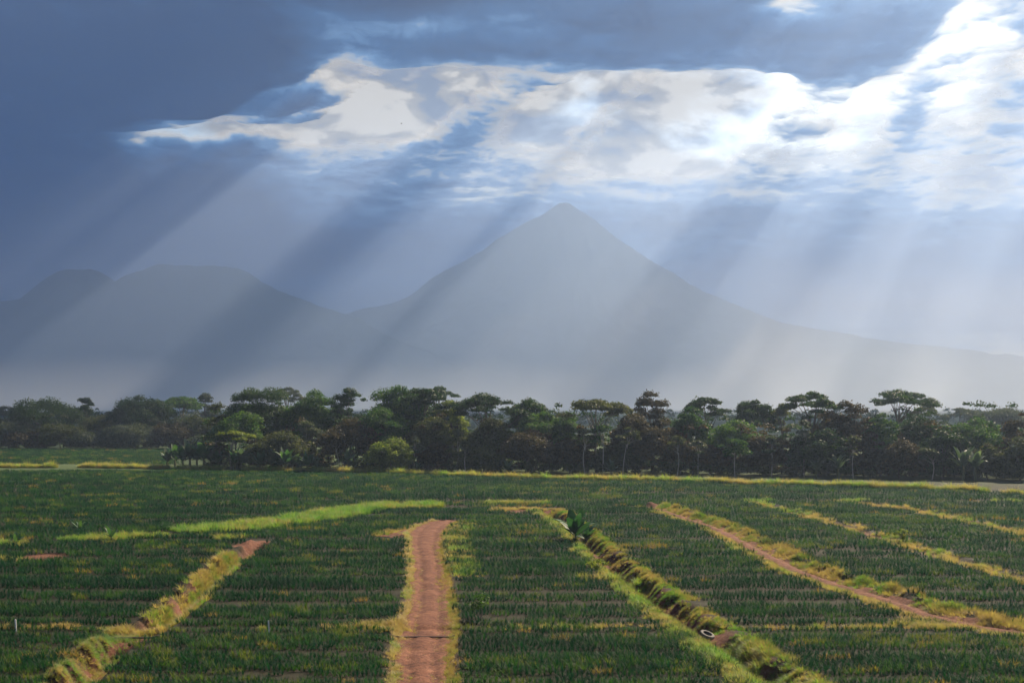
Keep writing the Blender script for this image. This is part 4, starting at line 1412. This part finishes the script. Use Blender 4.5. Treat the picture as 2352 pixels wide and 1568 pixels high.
build_tube(900, 1046, 1462, "thin dark pipe lying across the central dirt track", 0.05)
build_tube(262, 372, 1464, "thin dark pipe along the crest of the soil bridge", 0.07)


def build_bird():
    D = 300.0
    X, Z = (922 - 1176) * D / F, CAM_H + (HZ - 284) * D / F
    root = bpy.data.objects.new("bird", None)
    C.objects.link(root)
    root.location = (X, D, Z)
    root.rotation_euler = (0, RAD(-20), RAD(25))
    m = plain_mat("dark_feather", (0.03, 0.03, 0.035))
    xs = np.linspace(-0.24, 0.26, 9)
    V, Fq = tube_arrays(np.stack([xs, xs * 0, 0.02 * np.sin(xs * 6)], -1), [0.01, 0.035, 0.055, 0.065, 0.06, 0.045, 0.04, 0.03, 0.006], 8)
    mesh_obj("body", V, Fq, m, parent=root, smooth=True)
    for s in (-1, 1):
        V = [(0.10, 0.03 * s, 0.03), (0.13, 0.25 * s, 0.10), (0.05, 0.55 * s, 0.07), (-0.07, 0.28 * s, 0.09), (-0.08, 0.03 * s, 0.02),
             (0.10, 0.03 * s, 0.015), (0.13, 0.25 * s, 0.085), (0.05, 0.55 * s, 0.062), (-0.07, 0.28 * s, 0.08), (-0.08, 0.03 * s, 0.01)]
        Fc = [(0, 1, 3, 4), (1, 2, 3), (5, 9, 8, 6), (6, 8, 7), (0, 5, 6, 1), (1, 6, 7, 2), (2, 7, 8, 3), (3, 8, 9, 4)]
        mesh_obj("wing", V, Fc, m, parent=root)
    tag(root, "tiny dark bird flying below the cloud gap", "bird")


build_bird()


# ------------------------------------------------------------------ haze
def build_haze():
    m, nt, out = new_mat("haze")
    pv = nd(nt, "ShaderNodeVolumePrincipled")
    pv.inputs["Color"].default_value = (0.54, 0.70, 1.0, 1)
    pv.inputs["Density"].default_value = HAZE_DENSITY
    pv.inputs["Anisotropy"].default_value = 0.45
    nt.links.new(pv.outputs[0], out.inputs["Volume"])
    x0, x1, y0, y1, z0, z1 = -14500, 14500, -4500, 15500, -9, 1605
    v = [(x, y, z) for z in (z0, z1) for y in (y0, y1) for x in (x0, x1)]
    f = [(0, 2, 3, 1), (4, 5, 7, 6), (0, 1, 5, 4), (1, 3, 7, 5), (3, 2, 6, 7), (2, 0, 4, 6)]
    o = mesh_obj("haze", v, f, m)
    o["kind"] = "stuff"
    o["label"] = "pale blue haze with slanting sun shafts over the plain"


HAZE_DENSITY = 1.1e-4
build_haze()


def build_mist():
    """pale ground mist lying over the plain in front of the mountains"""
    m, nt, out = new_mat("mist")
    pv = nd(nt, "ShaderNodeVolumePrincipled")
    pv.inputs["Color"].default_value = (0.90, 0.92, 0.97, 1)
    pv.inputs["Density"].default_value = 2.9e-4
    pv.inputs["Anisotropy"].default_value = 0.35
    nt.links.new(pv.outputs[0], out.inputs["Volume"])
    x0, x1, y0, y1, z0, z1 = -9000, 9000, 2100, 6900, 2.0, 430
    v = [(x, y, z if z == z0 or y == y0 else 24.0) for z in (z0, z1) for y in (y0, y1) for x in (x0, x1)]      # thins out towards the hills
    f = [(0, 2, 3, 1), (4, 5, 7, 6), (0, 1, 5, 4), (1, 3, 7, 5), (3, 2, 6, 7), (2, 0, 4, 6)]
    o = mesh_obj("mist", v, f, m)
    o["kind"] = "stuff"
    o["label"] = "low bank of pale mist over the plain before the mountains"


build_mist()
